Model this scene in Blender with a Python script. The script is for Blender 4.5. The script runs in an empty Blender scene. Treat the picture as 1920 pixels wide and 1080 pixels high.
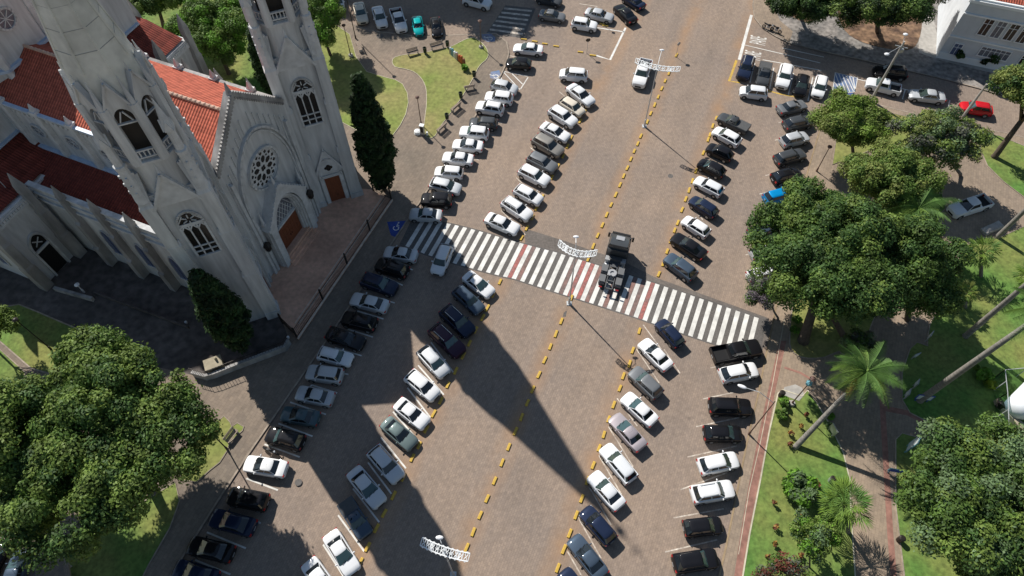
import bpy, bmesh, math, random
from mathutils import Vector, Matrix
rnd = random.Random(7)
S = bpy.context.scene
R = math.radians
# ------------------------------------------------------------------ camera, sky, sun
H = 66.0                      # drone height above the square, metres
FPX = 1293.0                  # focal length in photograph pixels
T = math.atan2(827.5, FPX)    # tilt of the lens off straight down
cd = bpy.data.cameras.new('camera'); cam = bpy.data.objects.new('camera', cd); S.collection.objects.link(cam)
cam.location = (0, 0, H); cam.rotation_euler = (T, 0, 0)
cd.sensor_width = 36; cd.lens = FPX / 1920 * 36; cd.clip_end = 2000; cd.clip_start = 1
S.camera = cam
SUN_AZ, SUN_EL = R(127.7), R(42.5)
W = bpy.data.worlds.new('World'); S.world = W; W.use_nodes = True
nt = W.node_tree; bg = nt.nodes['Background']; sk = nt.nodes.new('ShaderNodeTexSky')
sk.sky_type = 'NISHITA'; sk.sun_disc = False; sk.sun_elevation = SUN_EL; sk.sun_rotation = R(-37.7)
sk.air_density = 1.4; sk.dust_density = 0.4; sk.ozone_density = 2.0
nt.links.new(sk.outputs[0], bg.inputs[0]); bg.inputs[1].default_value = 0.055
sd = bpy.data.lights.new('sun', 'SUN'); sun = bpy.data.objects.new('sun', sd); S.collection.objects.link(sun)
sd.energy = 4.7; sd.angle = R(0.5); sd.color = (1, .945, .87)
sun.location = (0, 0, 90)
sun.rotation_euler = Vector((-math.cos(SUN_AZ) * math.cos(SUN_EL), -math.sin(SUN_AZ) * math.cos(SUN_EL), -math.sin(SUN_EL))).to_track_quat('-Z', 'Y').to_euler()
S.view_settings.view_transform = 'Standard'; S.view_settings.look = 'None'; S.view_settings.gamma = 1
S.view_settings.exposure = 0.4
ct, st = math.cos(T), math.sin(T)

def ray(x, y):
    a = (x - 960) / FPX; b = -(y - 540) / FPX
    return Vector((a, st + b * ct, -ct + b * st))
def P(x, y, z=0.0):
    """where the line of sight through a photo pixel meets the height z"""
    r = ray(x, y); k = (z - H) / r.z
    return Vector((r.x * k, r.y * k, z))
def on_plane(px, p0, n):
    r = ray(*px); c = Vector((0, 0, H)); return c + r * ((p0 - c).dot(n) / r.dot(n))
def D(a): a = R(a); return Vector((math.cos(a), math.sin(a), 0))
ROAD = 67.6

# ------------------------------------------------------------------ materials
M = {}
def mat(name, col, rough=.8, metal=0., var=.0, scale=1., var2=0., scale2=.15, col2=None, bump=0., spec=.4, coat=0., det=4, stretch=None):
    m = bpy.data.materials.new(name); m.use_nodes = True; t = m.node_tree; b = t.nodes['Principled BSDF']
    b.inputs['Base Color'].default_value = (*col, 1); b.inputs['Roughness'].default_value = rough
    b.inputs['Metallic'].default_value = metal; b.inputs['Specular IOR Level'].default_value = spec
    if coat: b.inputs['Coat Weight'].default_value = coat; b.inputs['Coat Roughness'].default_value = .05
    M[name] = m
    if var or var2:
        tc = t.nodes.new('ShaderNodeTexCoord'); out = tc.outputs['Object']
        if stretch:
            mp = t.nodes.new('ShaderNodeMapping'); mp.inputs['Scale'].default_value = stretch; t.links.new(out, mp.inputs[0]); out = mp.outputs[0]
        n1 = t.nodes.new('ShaderNodeTexNoise'); n1.inputs['Scale'].default_value = scale; n1.inputs['Detail'].default_value = det; t.links.new(out, n1.inputs[0])
        r1 = t.nodes.new('ShaderNodeMapRange'); r1.inputs[1].default_value = .3; r1.inputs[2].default_value = .7
        r1.inputs[3].default_value = 1 - var; r1.inputs[4].default_value = 1 + var; t.links.new(n1.outputs[0], r1.inputs[0])
        n2 = t.nodes.new('ShaderNodeTexNoise'); n2.inputs['Scale'].default_value = scale2; n2.inputs['Detail'].default_value = 3; t.links.new(out, n2.inputs[0])
        r2 = t.nodes.new('ShaderNodeMapRange'); r2.inputs[1].default_value = .35; r2.inputs[2].default_value = .65; t.links.new(n2.outputs[0], r2.inputs[0])
        mx = t.nodes.new('ShaderNodeMixRGB'); mx.inputs[1].default_value = (*col, 1)
        c2 = col2 or tuple(c * (1 - var2) for c in col); mx.inputs[2].default_value = (*c2, 1); t.links.new(r2.outputs[0], mx.inputs[0])
        vm = t.nodes.new('ShaderNodeVectorMath'); vm.operation = 'SCALE'; t.links.new(mx.outputs[0], vm.inputs[0]); t.links.new(r1.outputs[0], vm.inputs[3])
        t.links.new(vm.outputs[0], b.inputs['Base Color'])
        if bump:
            bp = t.nodes.new('ShaderNodeBump'); bp.inputs['Strength'].default_value = bump; bp.inputs['Distance'].default_value = .1
            t.links.new(n1.outputs[0], bp.inputs['Height']); t.links.new(bp.outputs[0], b.inputs['Normal'])
    return m

def paver_mat(name, col, col2, joint=.75, size=.22, stain=True):
    """small stone setts with joints, big worn patches and rusty soil gathered along the block lines"""
    m = mat(name, col, .9, var=.10, scale=2.2, var2=.3, scale2=.09, col2=col2, bump=.1, spec=.2, det=8)
    t = m.node_tree; b = t.nodes['Principled BSDF']; src = b.inputs['Base Color'].links[0].from_socket
    tc = t.nodes.new('ShaderNodeTexCoord')
    mp = t.nodes.new('ShaderNodeMapping'); mp.inputs['Rotation'].default_value = (0, 0, R(-ROAD)); t.links.new(tc.outputs['Object'], mp.inputs[0])
    br = t.nodes.new('ShaderNodeTexBrick'); br.inputs['Scale'].default_value = 1; br.inputs['Brick Width'].default_value = size * 1.5
    br.inputs['Row Height'].default_value = size; br.inputs['Mortar Size'].default_value = .018; br.inputs['Mortar Smooth'].default_value = .6
    br.inputs['Color1'].default_value = (1.08, 1.07, 1.05, 1); br.inputs['Color2'].default_value = (.90, .90, .91, 1); br.inputs['Mortar'].default_value = (joint, joint, joint, 1)
    t.links.new(mp.outputs[0], br.inputs[0])
    ml = t.nodes.new('ShaderNodeVectorMath'); ml.operation = 'MULTIPLY'; t.links.new(src, ml.inputs[0]); t.links.new(br.outputs[0], ml.inputs[1]); src = ml.outputs[0]
    # medium wear bands along the driving direction
    n3 = t.nodes.new('ShaderNodeTexNoise'); n3.inputs['Scale'].default_value = .5; n3.inputs['Detail'].default_value = 5
    mp3 = t.nodes.new('ShaderNodeMapping'); mp3.inputs['Scale'].default_value = (.25, 1, 1); t.links.new(mp.outputs[0], mp3.inputs[0]); t.links.new(mp3.outputs[0], n3.inputs[0])
    r3 = t.nodes.new('ShaderNodeMapRange'); r3.inputs[1].default_value = .3; r3.inputs[2].default_value = .7; r3.inputs[3].default_value = .93; r3.inputs[4].default_value = 1.06; t.links.new(n3.outputs[0], r3.inputs[0])
    sc = t.nodes.new('ShaderNodeVectorMath'); sc.operation = 'SCALE'; t.links.new(src, sc.inputs[0]); t.links.new(r3.outputs[0], sc.inputs[3]); src = sc.outputs[0]
    if stain:
        sep = t.nodes.new('ShaderNodeSeparateXYZ'); t.links.new(mp.outputs[0], sep.inputs[0])
        n4 = t.nodes.new('ShaderNodeTexNoise'); n4.inputs['Scale'].default_value = .35; n4.inputs['Detail'].default_value = 6; t.links.new(mp.outputs[0], n4.inputs[0])
        prev = None
        for off, wd in STAINS:
            s1 = t.nodes.new('ShaderNodeMath'); s1.operation = 'SUBTRACT'; s1.inputs[1].default_value = off; t.links.new(sep.outputs[1], s1.inputs[0])
            ab = t.nodes.new('ShaderNodeMath'); ab.operation = 'ABSOLUTE'; t.links.new(s1.outputs[0], ab.inputs[0])
            mr = t.nodes.new('ShaderNodeMapRange'); mr.inputs[1].default_value = wd; mr.inputs[2].default_value = 0.1; t.links.new(ab.outputs[0], mr.inputs[0])
            if prev is None: prev = mr.outputs[0]
            else:
                mm = t.nodes.new('ShaderNodeMath'); mm.operation = 'MAXIMUM'; t.links.new(prev, mm.inputs[0]); t.links.new(mr.outputs[0], mm.inputs[1]); prev = mm.outputs[0]
        r4 = t.nodes.new('ShaderNodeMapRange'); r4.inputs[1].default_value = .35; r4.inputs[2].default_value = .65; r4.inputs[3].default_value = .08; r4.inputs[4].default_value = .62; t.links.new(n4.outputs[0], r4.inputs[0])
        mu = t.nodes.new('ShaderNodeMath'); mu.operation = 'MULTIPLY'; t.links.new(prev, mu.inputs[0]); t.links.new(r4.outputs[0], mu.inputs[1])
        mx = t.nodes.new('ShaderNodeMixRGB'); mx.inputs[2].default_value = (.36, .215, .115, 1); t.links.new(mu.outputs[0], mx.inputs[0]); t.links.new(src, mx.inputs[1]); src = mx.outputs[0]
    n5 = t.nodes.new('ShaderNodeTexNoise'); n5.inputs['Scale'].default_value = .85; n5.inputs['Detail'].default_value = 4; t.links.new(tc.outputs['Object'], n5.inputs[0])
    r5 = t.nodes.new('ShaderNodeMapRange'); r5.inputs[1].default_value = .62; r5.inputs[2].default_value = .74; r5.inputs[3].default_value = 1; r5.inputs[4].default_value = .86; t.links.new(n5.outputs[0], r5.inputs[0])
    s5 = t.nodes.new('ShaderNodeVectorMath'); s5.operation = 'SCALE'; t.links.new(src, s5.inputs[0]); t.links.new(r5.outputs[0], s5.inputs[3]); src = s5.outputs[0]
    t.links.new(src, b.inputs['Base Color'])
    return m

def offs(x, y):   # sideways coordinate of a ground point across the square
    p = P(x, y); a = R(-ROAD); return p.x * math.sin(a) + p.y * math.cos(a)
STAINS = [(offs(1071, 558), 1.5), (offs(1198.5, 621), 1.7), (offs(868, 667), 1.7)]
paver_mat('square_setts', (.295, .228, .178), (.245, .198, .165))
paver_mat('path_pavers', (.32, .25, .185), (.25, .20, .155), size=.3, stain=False)
paver_mat('plaza_pavers', (.26, .205, .16), (.19, .16, .13), size=.35, stain=False)
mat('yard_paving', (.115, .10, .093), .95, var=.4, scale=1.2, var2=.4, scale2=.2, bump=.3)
mat('terrace_tile', (.74, .45, .32), .8, var=.15, scale=2, var2=.25, scale2=.3)
mat('step_stone', (.68, .56, .46), .85, var=.2, scale=2)
mat('red_tactile', (.30, .155, .12), .85, var=.25, scale=2, var2=.2)
mat('asphalt', (.13, .12, .112), .9, var=.2, scale=5, var2=.25, scale2=.3, bump=.2)
mat('asphalt_old', (.155, .135, .12), .9, var=.2, scale=4, var2=.2, scale2=.4, bump=.2)
mat('paint_white', (.74, .73, .69), .7, var=.10, scale=2.5, var2=.25, scale2=.7)
mat('paint_worn', (.62, .56, .48), .8, var=.3, scale=4, var2=.45, scale2=1.2, col2=(.36, .30, .25))
mat('paint_red', (.38, .115, .10), .8, var=.3, scale=4, var2=.3, scale2=.9, col2=(.22, .125, .115))
mat('paint_red_faint', (.24, .135, .115), .85, var=.25, scale=3, var2=.3, scale2=.6, col2=(.16, .125, .115))
mat('paint_yellow', (.58, .38, .05), .75, var=.2, scale=5, var2=.35, scale2=1.5, col2=(.42, .28, .08))
mat('paint_blue', (.035, .07, .30), .75, var=.15, scale=2, var2=.3, scale2=.6)
mat('paint_blue_faded', (.10, .19, .36), .8, var=.2, scale=2, var2=.35, scale2=.6, col2=(.2, .2, .25))
mat('kerb_stone', (.36, .30, .24), .9, var=.25, scale=2, var2=.3)
mat('kerb_ochre', (.34, .25, .15), .85, var=.2, scale=2, var2=.3)
mat('kerb_cream', (.60, .55, .42), .85, var=.2, scale=2, var2=.3)
mat('soil', (.10, .06, .04), .95, var=.5, scale=1.5, var2=.6, scale2=.5, col2=(.24, .15, .09))
mat('mosaic', (.26, .235, .215), .85, var=.45, scale=1.6, var2=.4, scale2=.5, col2=(.17, .16, .15))
mat('grass_lawn', (.16, .215, .045), .95, var=.25, scale=2.2, var2=.0, scale2=.12, col2=(.25, .225, .085), det=8, bump=.5)
mat('grass_deep', (.085, .185, .035), .95, var=.3, scale=2.5, scale2=.13, var2=.01, col2=(.19, .20, .055), det=8, bump=.5)
mat('plaster', (.60, .61, .615), .85, var=.13, scale=1.5, var2=.26, scale2=.5, stretch=(1.6, 1.6, .22), spec=.2, det=8)
mat('plaster_trim', (.62, .63, .635), .85, var=.08, scale=2, var2=.18, scale2=.8, spec=.2)
mat('plaster_aged', (.38, .37, .36), .9, var=.2, scale=1.5, var2=.4, scale2=.5, stretch=(1, 1, .3))
mat('spire_stone', (.70, .70, .64), .85, var=.12, scale=1.2, var2=.22, scale2=.4, spec=.2)
mat('seam', (.26, .27, .27), .9); mat('belfry_shade', (.05, .042, .035), .8)  # the second is near-black, painting the shade inside the empty belfry
mat('gutter', (.42, .52, .66), .5, var=.1, scale=2, spec=.5)
mat('door_wood', (.20, .062, .028), .55, var=.25, scale=3, stretch=(6, 6, .6))
mat('ridge_tile', (.52, .36, .28), .8, var=.15, scale=2)
mat('dark_glass', (.02, .018, .016), .25, spec=.5)
mat('blue_glass', (.09, .12, .22), .3, spec=.5)
mat('grey_glass', (.13, .14, .17), .3, spec=.5, var=.3, scale=4)
mat('iron', (.03, .025, .022), .5, metal=.4)
mat('steel_grey', (.42, .43, .44), .45, metal=.5)
mat('galv', (.55, .57, .58), .4, metal=.3)
mat('lamp_white', (.75, .76, .78), .4)
mat('brown_pole', (.13, .075, .06), .6)
mat('concrete', (.40, .38, .35), .9, var=.15, scale=2, var2=.2)
mat('bench_wood', (.27, .215, .17), .8, var=.2, scale=6)
mat('white_paint', (.78, .80, .80), .45)
mat('black_plastic', (.012, .012, .013), .5)
mat('tyre', (.018, .018, .018), .85)
mat('rim_metal', (.38, .39, .40), .35, metal=.7)
mat('lens_clear', (.62, .66, .70), .12, spec=.8)
mat('lens_red', (.35, .015, .012), .2, spec=.7)
mat('car_glass', (.012, .016, .02), .06, spec=.9)
mat('car_glass_sky_teal', (.045, .085, .09), .1, spec=.9)  # lighter teal, sky reflection put into the glass colour
mat('bark', (.10, .078, .058), .95, var=.3, scale=4, var2=.3, stretch=(1, 1, .3), bump=.6)
mat('bark_pale', (.20, .18, .155), .95, var=.3, scale=4, var2=.3, bump=.6)
mat('palm_bark', (.25, .235, .21), .9, var=.2, scale=2, var2=.3, scale2=1.2, stretch=(1, 1, 4), bump=.3)
mat('teal_paint', (.12, .30, .36), .5)
mat('sign_white', (.66, .72, .72), .45)
mat('sign_blue', (.03, .07, .35), .5)
mat('stone_slab', (.33, .29, .21), .85, var=.15, scale=2)
mat('monument_white', (.74, .78, .82), .35, spec=.5)

def leafmat(name, col, rough=.6, trans=.25):
    m = bpy.data.materials.new(name); m.use_nodes = True; t = m.node_tree; b = t.nodes['Principled BSDF']; o = t.nodes['Material Output']
    b.inputs['Roughness'].default_value = rough; b.inputs['Specular IOR Level'].default_value = .25
    tc = t.nodes.new('ShaderNodeTexCoord'); n = t.nodes.new('ShaderNodeTexNoise'); n.inputs['Scale'].default_value = .7; n.inputs['Detail'].default_value = 6
    t.links.new(tc.outputs['Object'], n.inputs[0])
    r = t.nodes.new('ShaderNodeMapRange'); r.inputs[1].default_value = .3; r.inputs[2].default_value = .7; r.inputs[3].default_value = .6; r.inputs[4].default_value = 1.4; t.links.new(n.outputs[0], r.inputs[0])
    v = t.nodes.new('ShaderNodeVectorMath'); v.operation = 'SCALE'; v.inputs[0].default_value = col; t.links.new(r.outputs[0], v.inputs[3]); t.links.new(v.outputs[0], b.inputs['Base Color'])
    tr = t.nodes.new('ShaderNodeBsdfTranslucent'); t.links.new(v.outputs[0], tr.inputs[0])
    mx = t.nodes.new('ShaderNodeMixShader'); mx.inputs[0].default_value = trans
    t.links.new(b.outputs[0], mx.inputs[1]); t.links.new(tr.outputs[0], mx.inputs[2]); t.links.new(mx.outputs[0], o.inputs['Surface'])
    M[name] = m; return m
for nm, c in dict(leaf_a=(.085, .15, .03), leaf_b=(.145, .215, .045), leaf_c=(.055, .11, .028), leaf_lime=(.15, .24, .035), leaf_bright=(.15, .32, .035),
                  leaf_olive=(.19, .23, .06), leaf_cyp=(.024, .052, .015), leaf_cyp2=(.035, .075, .02), leaf_blue=(.13, .20, .09), leaf_grey=(.12, .13, .10),
                  leaf_palm=(.085, .17, .04), leaf_palm2=(.14, .23, .045), leaf_yellow=(.30, .38, .03), leaf_dry=(.33, .19, .05), leaf_red=(.16, .05, .035), leaf_purple=(.17, .145, .17),
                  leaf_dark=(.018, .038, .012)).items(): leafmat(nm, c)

# clay tile roofs: rows and columns of tiles
def tile_mat(name, c1, c2):
    m = bpy.data.materials.new(name); m.use_nodes = True; t = m.node_tree; b = t.nodes['Principled BSDF']; b.inputs['Roughness'].default_value = .85; b.inputs['Specular IOR Level'].default_value = .2
    uv = t.nodes.new('ShaderNodeUVMap'); sp = t.nodes.new('ShaderNodeSeparateXYZ'); t.links.new(uv.outputs[0], sp.inputs[0])
    def wave(o, freq, prof):
        a = t.nodes.new('ShaderNodeMath'); a.operation = 'MULTIPLY'; a.inputs[1].default_value = freq; t.links.new(o, a.inputs[0])
        s = t.nodes.new('ShaderNodeMath'); s.operation = prof; t.links.new(a.outputs[0], s.inputs[0]); return s.outputs[0]
    cu = wave(sp.outputs[0], 2 * math.pi / .31, 'SINE'); cv = wave(sp.outputs[1], 1 / .42, 'FRACT')
    n = t.nodes.new('ShaderNodeTexNoise'); n.inputs['Scale'].default_value = 1.3; n.inputs['Detail'].default_value = 8; t.links.new(uv.outputs[0], n.inputs[0])
    mx = t.nodes.new('ShaderNodeMixRGB'); mx.inputs[1].default_value = (*c1, 1); mx.inputs[2].default_value = (*c2, 1)
    mr = t.nodes.new('ShaderNodeMapRange'); mr.inputs[1].default_value = -1; mr.inputs[2].default_value = 1; mr.inputs[3].default_value = .95; mr.inputs[4].default_value = .1; t.links.new(cu, mr.inputs[0])
    t.links.new(mr.outputs[0], mx.inputs[0])
    mr2 = t.nodes.new('ShaderNodeMapRange'); mr2.inputs[3].default_value = 1.12; mr2.inputs[4].default_value = .78; t.links.new(cv, mr2.inputs[0])
    mr3 = t.nodes.new('ShaderNodeMapRange'); mr3.inputs[1].default_value = .3; mr3.inputs[2].default_value = .7; mr3.inputs[3].default_value = .75; mr3.inputs[4].default_value = 1.25; t.links.new(n.outputs[0], mr3.inputs[0])
    mm = t.nodes.new('ShaderNodeMath'); mm.operation = 'MULTIPLY'; t.links.new(mr2.outputs[0], mm.inputs[0]); t.links.new(mr3.outputs[0], mm.inputs[1])
    v = t.nodes.new('ShaderNodeVectorMath'); v.operation = 'SCALE'; t.links.new(mx.outputs[0], v.inputs[0]); t.links.new(mm.outputs[0], v.inputs[3]); t.links.new(v.outputs[0], b.inputs['Base Color'])
    bp = t.nodes.new('ShaderNodeBump'); bp.inputs['Strength'].default_value = .6; bp.inputs['Distance'].default_value = .06; t.links.new(cu, bp.inputs['Height']); t.links.new(bp.outputs[0], b.inputs['Normal'])
    M[name] = m; return m
tile_mat('clay_tiles', (.52, .15, .095), (.27, .062, .04))
tile_mat('clay_tiles_aged', (.23, .052, .036), (.13, .030, .022))

# ------------------------------------------------------------------ mesh helpers
class MB:
    """collects shapes, builds them as ONE mesh object"""
    def __init__(s): s.v = []; s.f = []; s.mi = []; s.uv = {}
    def add(s, vs, fs, mi=0):
        o = len(s.v); s.v += [tuple(v) for v in vs]; s.f += [tuple(i + o for i in f) for f in fs]; s.mi += [mi] * len(fs); return s
    def box(s, c, d, rz=0, mi=0, m=None):
        x, y, z = d[0] / 2, d[1] / 2, d[2] / 2
        vs = [Vector((a * x, b * y, e * z)) for a in (-1, 1) for b in (-1, 1) for e in (-1, 1)]
        r = Matrix.Rotation(rz, 3, 'Z') if m is None else m
        vs = [r @ v + Vector(c) for v in vs]
        return s.add(vs, [(0, 1, 3, 2), (4, 6, 7, 5), (0, 4, 5, 1), (2, 3, 7, 6), (0, 2, 6, 4), (1, 5, 7, 3)], mi)
    def beam(s, a, b, w, h=None, mi=0):
        a, b = Vector(a), Vector(b); d = b - a; L = d.length
        if L < 1e-6: return s
        q = d.to_track_quat('X', 'Z').to_matrix()
        return s.box((a + b) / 2, (L, w, h or w), m=q, mi=mi)
    def cone(s, a, b, r0, r1, n=8, mi=0, cap=True):
        a, b = Vector(a), Vector(b); d = b - a; q = d.to_track_quat('Z', 'X').to_matrix(); vs = []
        for c, r in ((a, r0), (b, r1)):
            for i in range(n):
                t = 2 * math.pi * i / n + math.pi / n; vs.append(c + q @ Vector((r * math.cos(t), r * math.sin(t), 0)))
        fs = [(i, (i + 1) % n, n + (i + 1) % n, n + i) for i in range(n)]
        if cap: fs += [tuple(range(n))[::-1], tuple(range(n, 2 * n))]
        return s.add(vs, fs, mi)
    def tube(s, pts, rs, n=8, mi=0):
        pts = [Vector(p) for p in pts]; rs = rs if isinstance(rs, (list, tuple)) else [rs] * len(pts); vs = []; N = len(pts)
        for k, p in enumerate(pts):
            d = (pts[min(k + 1, N - 1)] - pts[max(k - 1, 0)]); q = d.to_track_quat('Z', 'X').to_matrix()
            for i in range(n):
                t = 2 * math.pi * i / n; vs.append(p + q @ Vector((rs[k] * math.cos(t), rs[k] * math.sin(t), 0)))
        fs = [(k * n + i, k * n + (i + 1) % n, (k + 1) * n + (i + 1) % n, (k + 1) * n + i) for k in range(N - 1) for i in range(n)]
        fs += [tuple(range(n))[::-1], tuple(range((N - 1) * n, N * n))]
        return s.add(vs, fs, mi)
    def loft(s, rings, mi=0, cap=True, close=True):
        n = len(rings[0]); vs = [v for r in rings for v in r]; m = n if close else n - 1
        fs = [(k * n + i, k * n + (i + 1) % n, (k + 1) * n + (i + 1) % n, (k + 1) * n + i) for k in range(len(rings) - 1) for i in range(m)]
        if cap: fs += [tuple(range(n))[::-1], tuple(range((len(rings) - 1) * n, len(rings) * n))]
        return s.add(vs, fs, mi)
    def prism(s, poly, z0, z1, mi=0):
        n = len(poly); return s.loft([[(p[0], p[1], z0) for p in poly], [(p[0], p[1], z1) for p in poly]], mi)
    def ext(s, pts, off, mi=0):
        off = Vector(off); pts = [Vector(p) for p in pts]; return s.loft([pts, [p + off for p in pts]], mi)
    def sphere(s, c, r, n=8, m=5, sc=(1, 1, 1), mi=0):
        rings = []
        for k in range(m + 1):
            a = math.pi * (k / m) * .998 + .001
            rings.append([Vector(c) + Vector((r * sc[0] * math.sin(a) * math.cos(2 * math.pi * i / n), r * sc[1] * math.sin(a) * math.sin(2 * math.pi * i / n), -r * sc[2] * math.cos(a))) for i in range(n)])
        return s.loft(rings, mi)
    def build(s, name, mats, parent=None, smooth=False, loc=None, rot=None, fixn=True):
        me = bpy.data.meshes.new(name); me.from_pydata(s.v, [], s.f); me.update()
        if fixn:
            bm = bmesh.new(); bm.from_mesh(me); bmesh.ops.recalc_face_normals(bm, faces=bm.faces); bm.to_mesh(me); bm.free()
        for m in (mats if isinstance(mats, (list, tuple)) else [mats]): me.materials.append(M[m] if isinstance(m, str) else m)
        me.polygons.foreach_set('material_index', s.mi)
        if smooth: me.polygons.foreach_set('use_smooth', [True] * len(me.polygons))
        o = bpy.data.objects.new(name, me); S.collection.objects.link(o)
        if parent: o.parent = parent
        if loc is not None: o.location = loc
        if rot is not None: o.rotation_euler = rot
        return o
def tag(o, label=None, cat=None, group=None, kind=None):
    for k, v in (('label', label), ('category', cat), ('group', group), ('kind', kind)):
        if v: o[k] = v
    return o
def thing(name, label, cat, loc=(0, 0, 0), rz=0, group=None):
    o = bpy.data.objects.new(name, None); S.collection.objects.link(o); o.location = loc; o.rotation_euler = (0, 0, rz); o.empty_display_size = .3
    return tag(o, label, cat, group)
def copy_tree(o, parent=None):
    c = o.copy(); S.collection.objects.link(c)
    if parent: c.parent = parent
    for ch in list(o.children): copy_tree(ch, c)
    return c
def smoothpoly(pts, k=4):
    out = []; n = len(pts)
    for i in range(n):
        p0, p1, p2, p3 = (Vector((*pts[(i + j) % n][:2], 0)) for j in (-1, 0, 1, 2))
        for s_ in range(k):
            t = s_ / k
            out.append(.5 * ((2 * p1) + (p2 - p0) * t + (2 * p0 - 5 * p1 + 4 * p2 - p3) * t * t + (3 * p1 - p0 - 3 * p2 + p3) * t ** 3))
    return out
def slab(name, px, z, m, smooth=0, thick=.3, kind='structure', world=False, label=None, parent=None):
    pts = [Vector(p) for p in px] if world else [P(*p) for p in px]
    if smooth: pts = smoothpoly(pts, smooth)
    b = MB(); n = len(pts)
    b.add([(p.x, p.y, z) for p in pts] + [(p.x, p.y, z - thick) for p in pts], [tuple(range(n))] + [(i, (i + 1) % n, n + (i + 1) % n, n + i) for i in range(n)])
    o = b.build(name, m, parent); 
    # face the top upward
    if o.data.polygons[0].normal.z < 0: o.data.flip_normals()
    if kind: o['kind'] = kind
    if label: o['label'] = label
    return o
def strip(b, px, w, z, mi=0, world=False, closed=False, h=0):
    """a flat band of width w following a line; h>0 makes it a raised kerb"""
    pts = [Vector((p[0], p[1], 0)) for p in px] if world else [P(*p) for p in px]
    n = len(pts); L = []; Rr = []
    for i, p in enumerate(pts):
        a = pts[(i - 1) % n] if closed or i > 0 else p; c = pts[(i + 1) % n] if closed or i < n - 1 else p
        d = (c - a).normalized(); nn = Vector((-d.y, d.x, 0)) * w / 2; L.append(p + nn); Rr.append(p - nn)
    m = n if closed else n - 1
    for i in range(m):
        j = (i + 1) % n
        q = [L[i], L[j], Rr[j], Rr[i]]
        if h: b.add([(v.x, v.y, z) for v in q] + [(v.x, v.y, z + h) for v in q], [(4, 5, 6, 7), (0, 1, 5, 4), (2, 3, 7, 6), (1, 2, 6, 5), (3, 0, 4, 7)], mi)
        else: b.add([(v.x, v.y, z) for v in q], [(0, 1, 2, 3)], mi)
    return b
def sheet(name, b, m):
    o = b.build(name, m, fixn=False)
    for p in o.data.polygons:
        if p.normal.z < -.5: p.flip()
    o['kind'] = 'structure'; return o
# ------------------------------------------------------------------ the ground
slab('ground', [(-500, -500, 0), (500, -500, 0), (500, 600, 0), (-500, 600, 0)], 0, 'square_setts', world=True, thick=.5)
KERB_L = [(600, 22), (690, 58), (790, 70), (870, 66), (930, 64), (950, 80), (954, 100), (950, 118), (940, 140), (905, 196), (860, 268), (775, 398), (700, 508), (620, 628), (462, 858), (395, 962), (318, 1085), (255, 1200)]
slab('plaza', [(-500, -400), (480, -60), (560, -5)] + KERB_L + [(85, 1200), (70, 1080), (62, 1035), (0, 1008), (-500, 800)], .12, 'plaza_pavers')
b = MB(); strip(b, KERB_L, .18, .1, h=.035); strip(b, [(85, 1200), (70, 1080), (62, 1036), (0, 1008), (-100, 970)], .18, .1, h=.035); sheet('kerb', b, 'kerb_stone')
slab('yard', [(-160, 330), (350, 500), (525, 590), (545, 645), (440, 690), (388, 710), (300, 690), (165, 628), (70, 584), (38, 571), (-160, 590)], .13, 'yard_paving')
# sidewalks and park paths to the right of the square
PARK_L = [(1330, 1200), (1348, 1080), (1362, 1020), (1380, 930), (1400, 830), (1420, 745), (1436, 665), (1450, 600), (1465, 520), (1500, 370), (1535, 250), (1552, 195), (1566, 183)]
slab('park_path', PARK_L + [(1640, 196), (1760, 226), (1830, 242), (1885, 250), (1960, 270), (2500, 420), (2900, 1700), (1300, 1700)], .12, 'path_pavers')
b = MB(); strip(b, PARK_L, .16, .1, h=.035); sheet('kerb', b, 'kerb_ochre')
b = MB(); strip(b, [(1566, 183), (1640, 196), (1760, 226), (1830, 242), (1885, 250), (1960, 270)], .16, .1, h=.035); sheet('kerb', b, 'kerb_stone')
KERB_T = [(1425, -60), (1415, -20), (1411, 10), (1414, 34), (1430, 54), (1452, 68), (1480, 82), (1540, 97), (1620, 114), (1700, 133), (1760, 147), (1830, 165), (1920, 192), (2100, 250)]
slab('sidewalk', KERB_T + [(2700, 300), (2500, -300), (1500, -300)], .12, 'mosaic')
b = MB(); strip(b, KERB_T, .16, .1, h=.035); sheet('kerb', b, 'kerb_stone')
slab('sidewalk', [(1411, 10), (1414, 34), (1430, 52), (1452, 66), (1480, 80), (1486, 60), (1462, 40), (1450, 10), (1445, -40), (1420, -60)], .128, 'path_pavers')
slab('planting_bed', [(1470, -30), (1466, 5), (1480, 28), (1505, 42), (1530, 38), (1546, 20), (1550, -30)], .16, 'soil', smooth=3)
slab('planting_bed', [(1574, -20), (1570, 20), (1578, 50), (1602, 74), (1650, 90), (1700, 95), (1720, 80), (1728, 40), (1722, -20)], .16, 'soil', smooth=3)
slab('sidewalk', [(1722, 100), (1755, 112), (1800, 124), (1920, 152), (2200, 230), (2200, 180), (1920, 120), (1760, 80), (1745, 20), (1722, 20)], .135, 'concrete')
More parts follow.
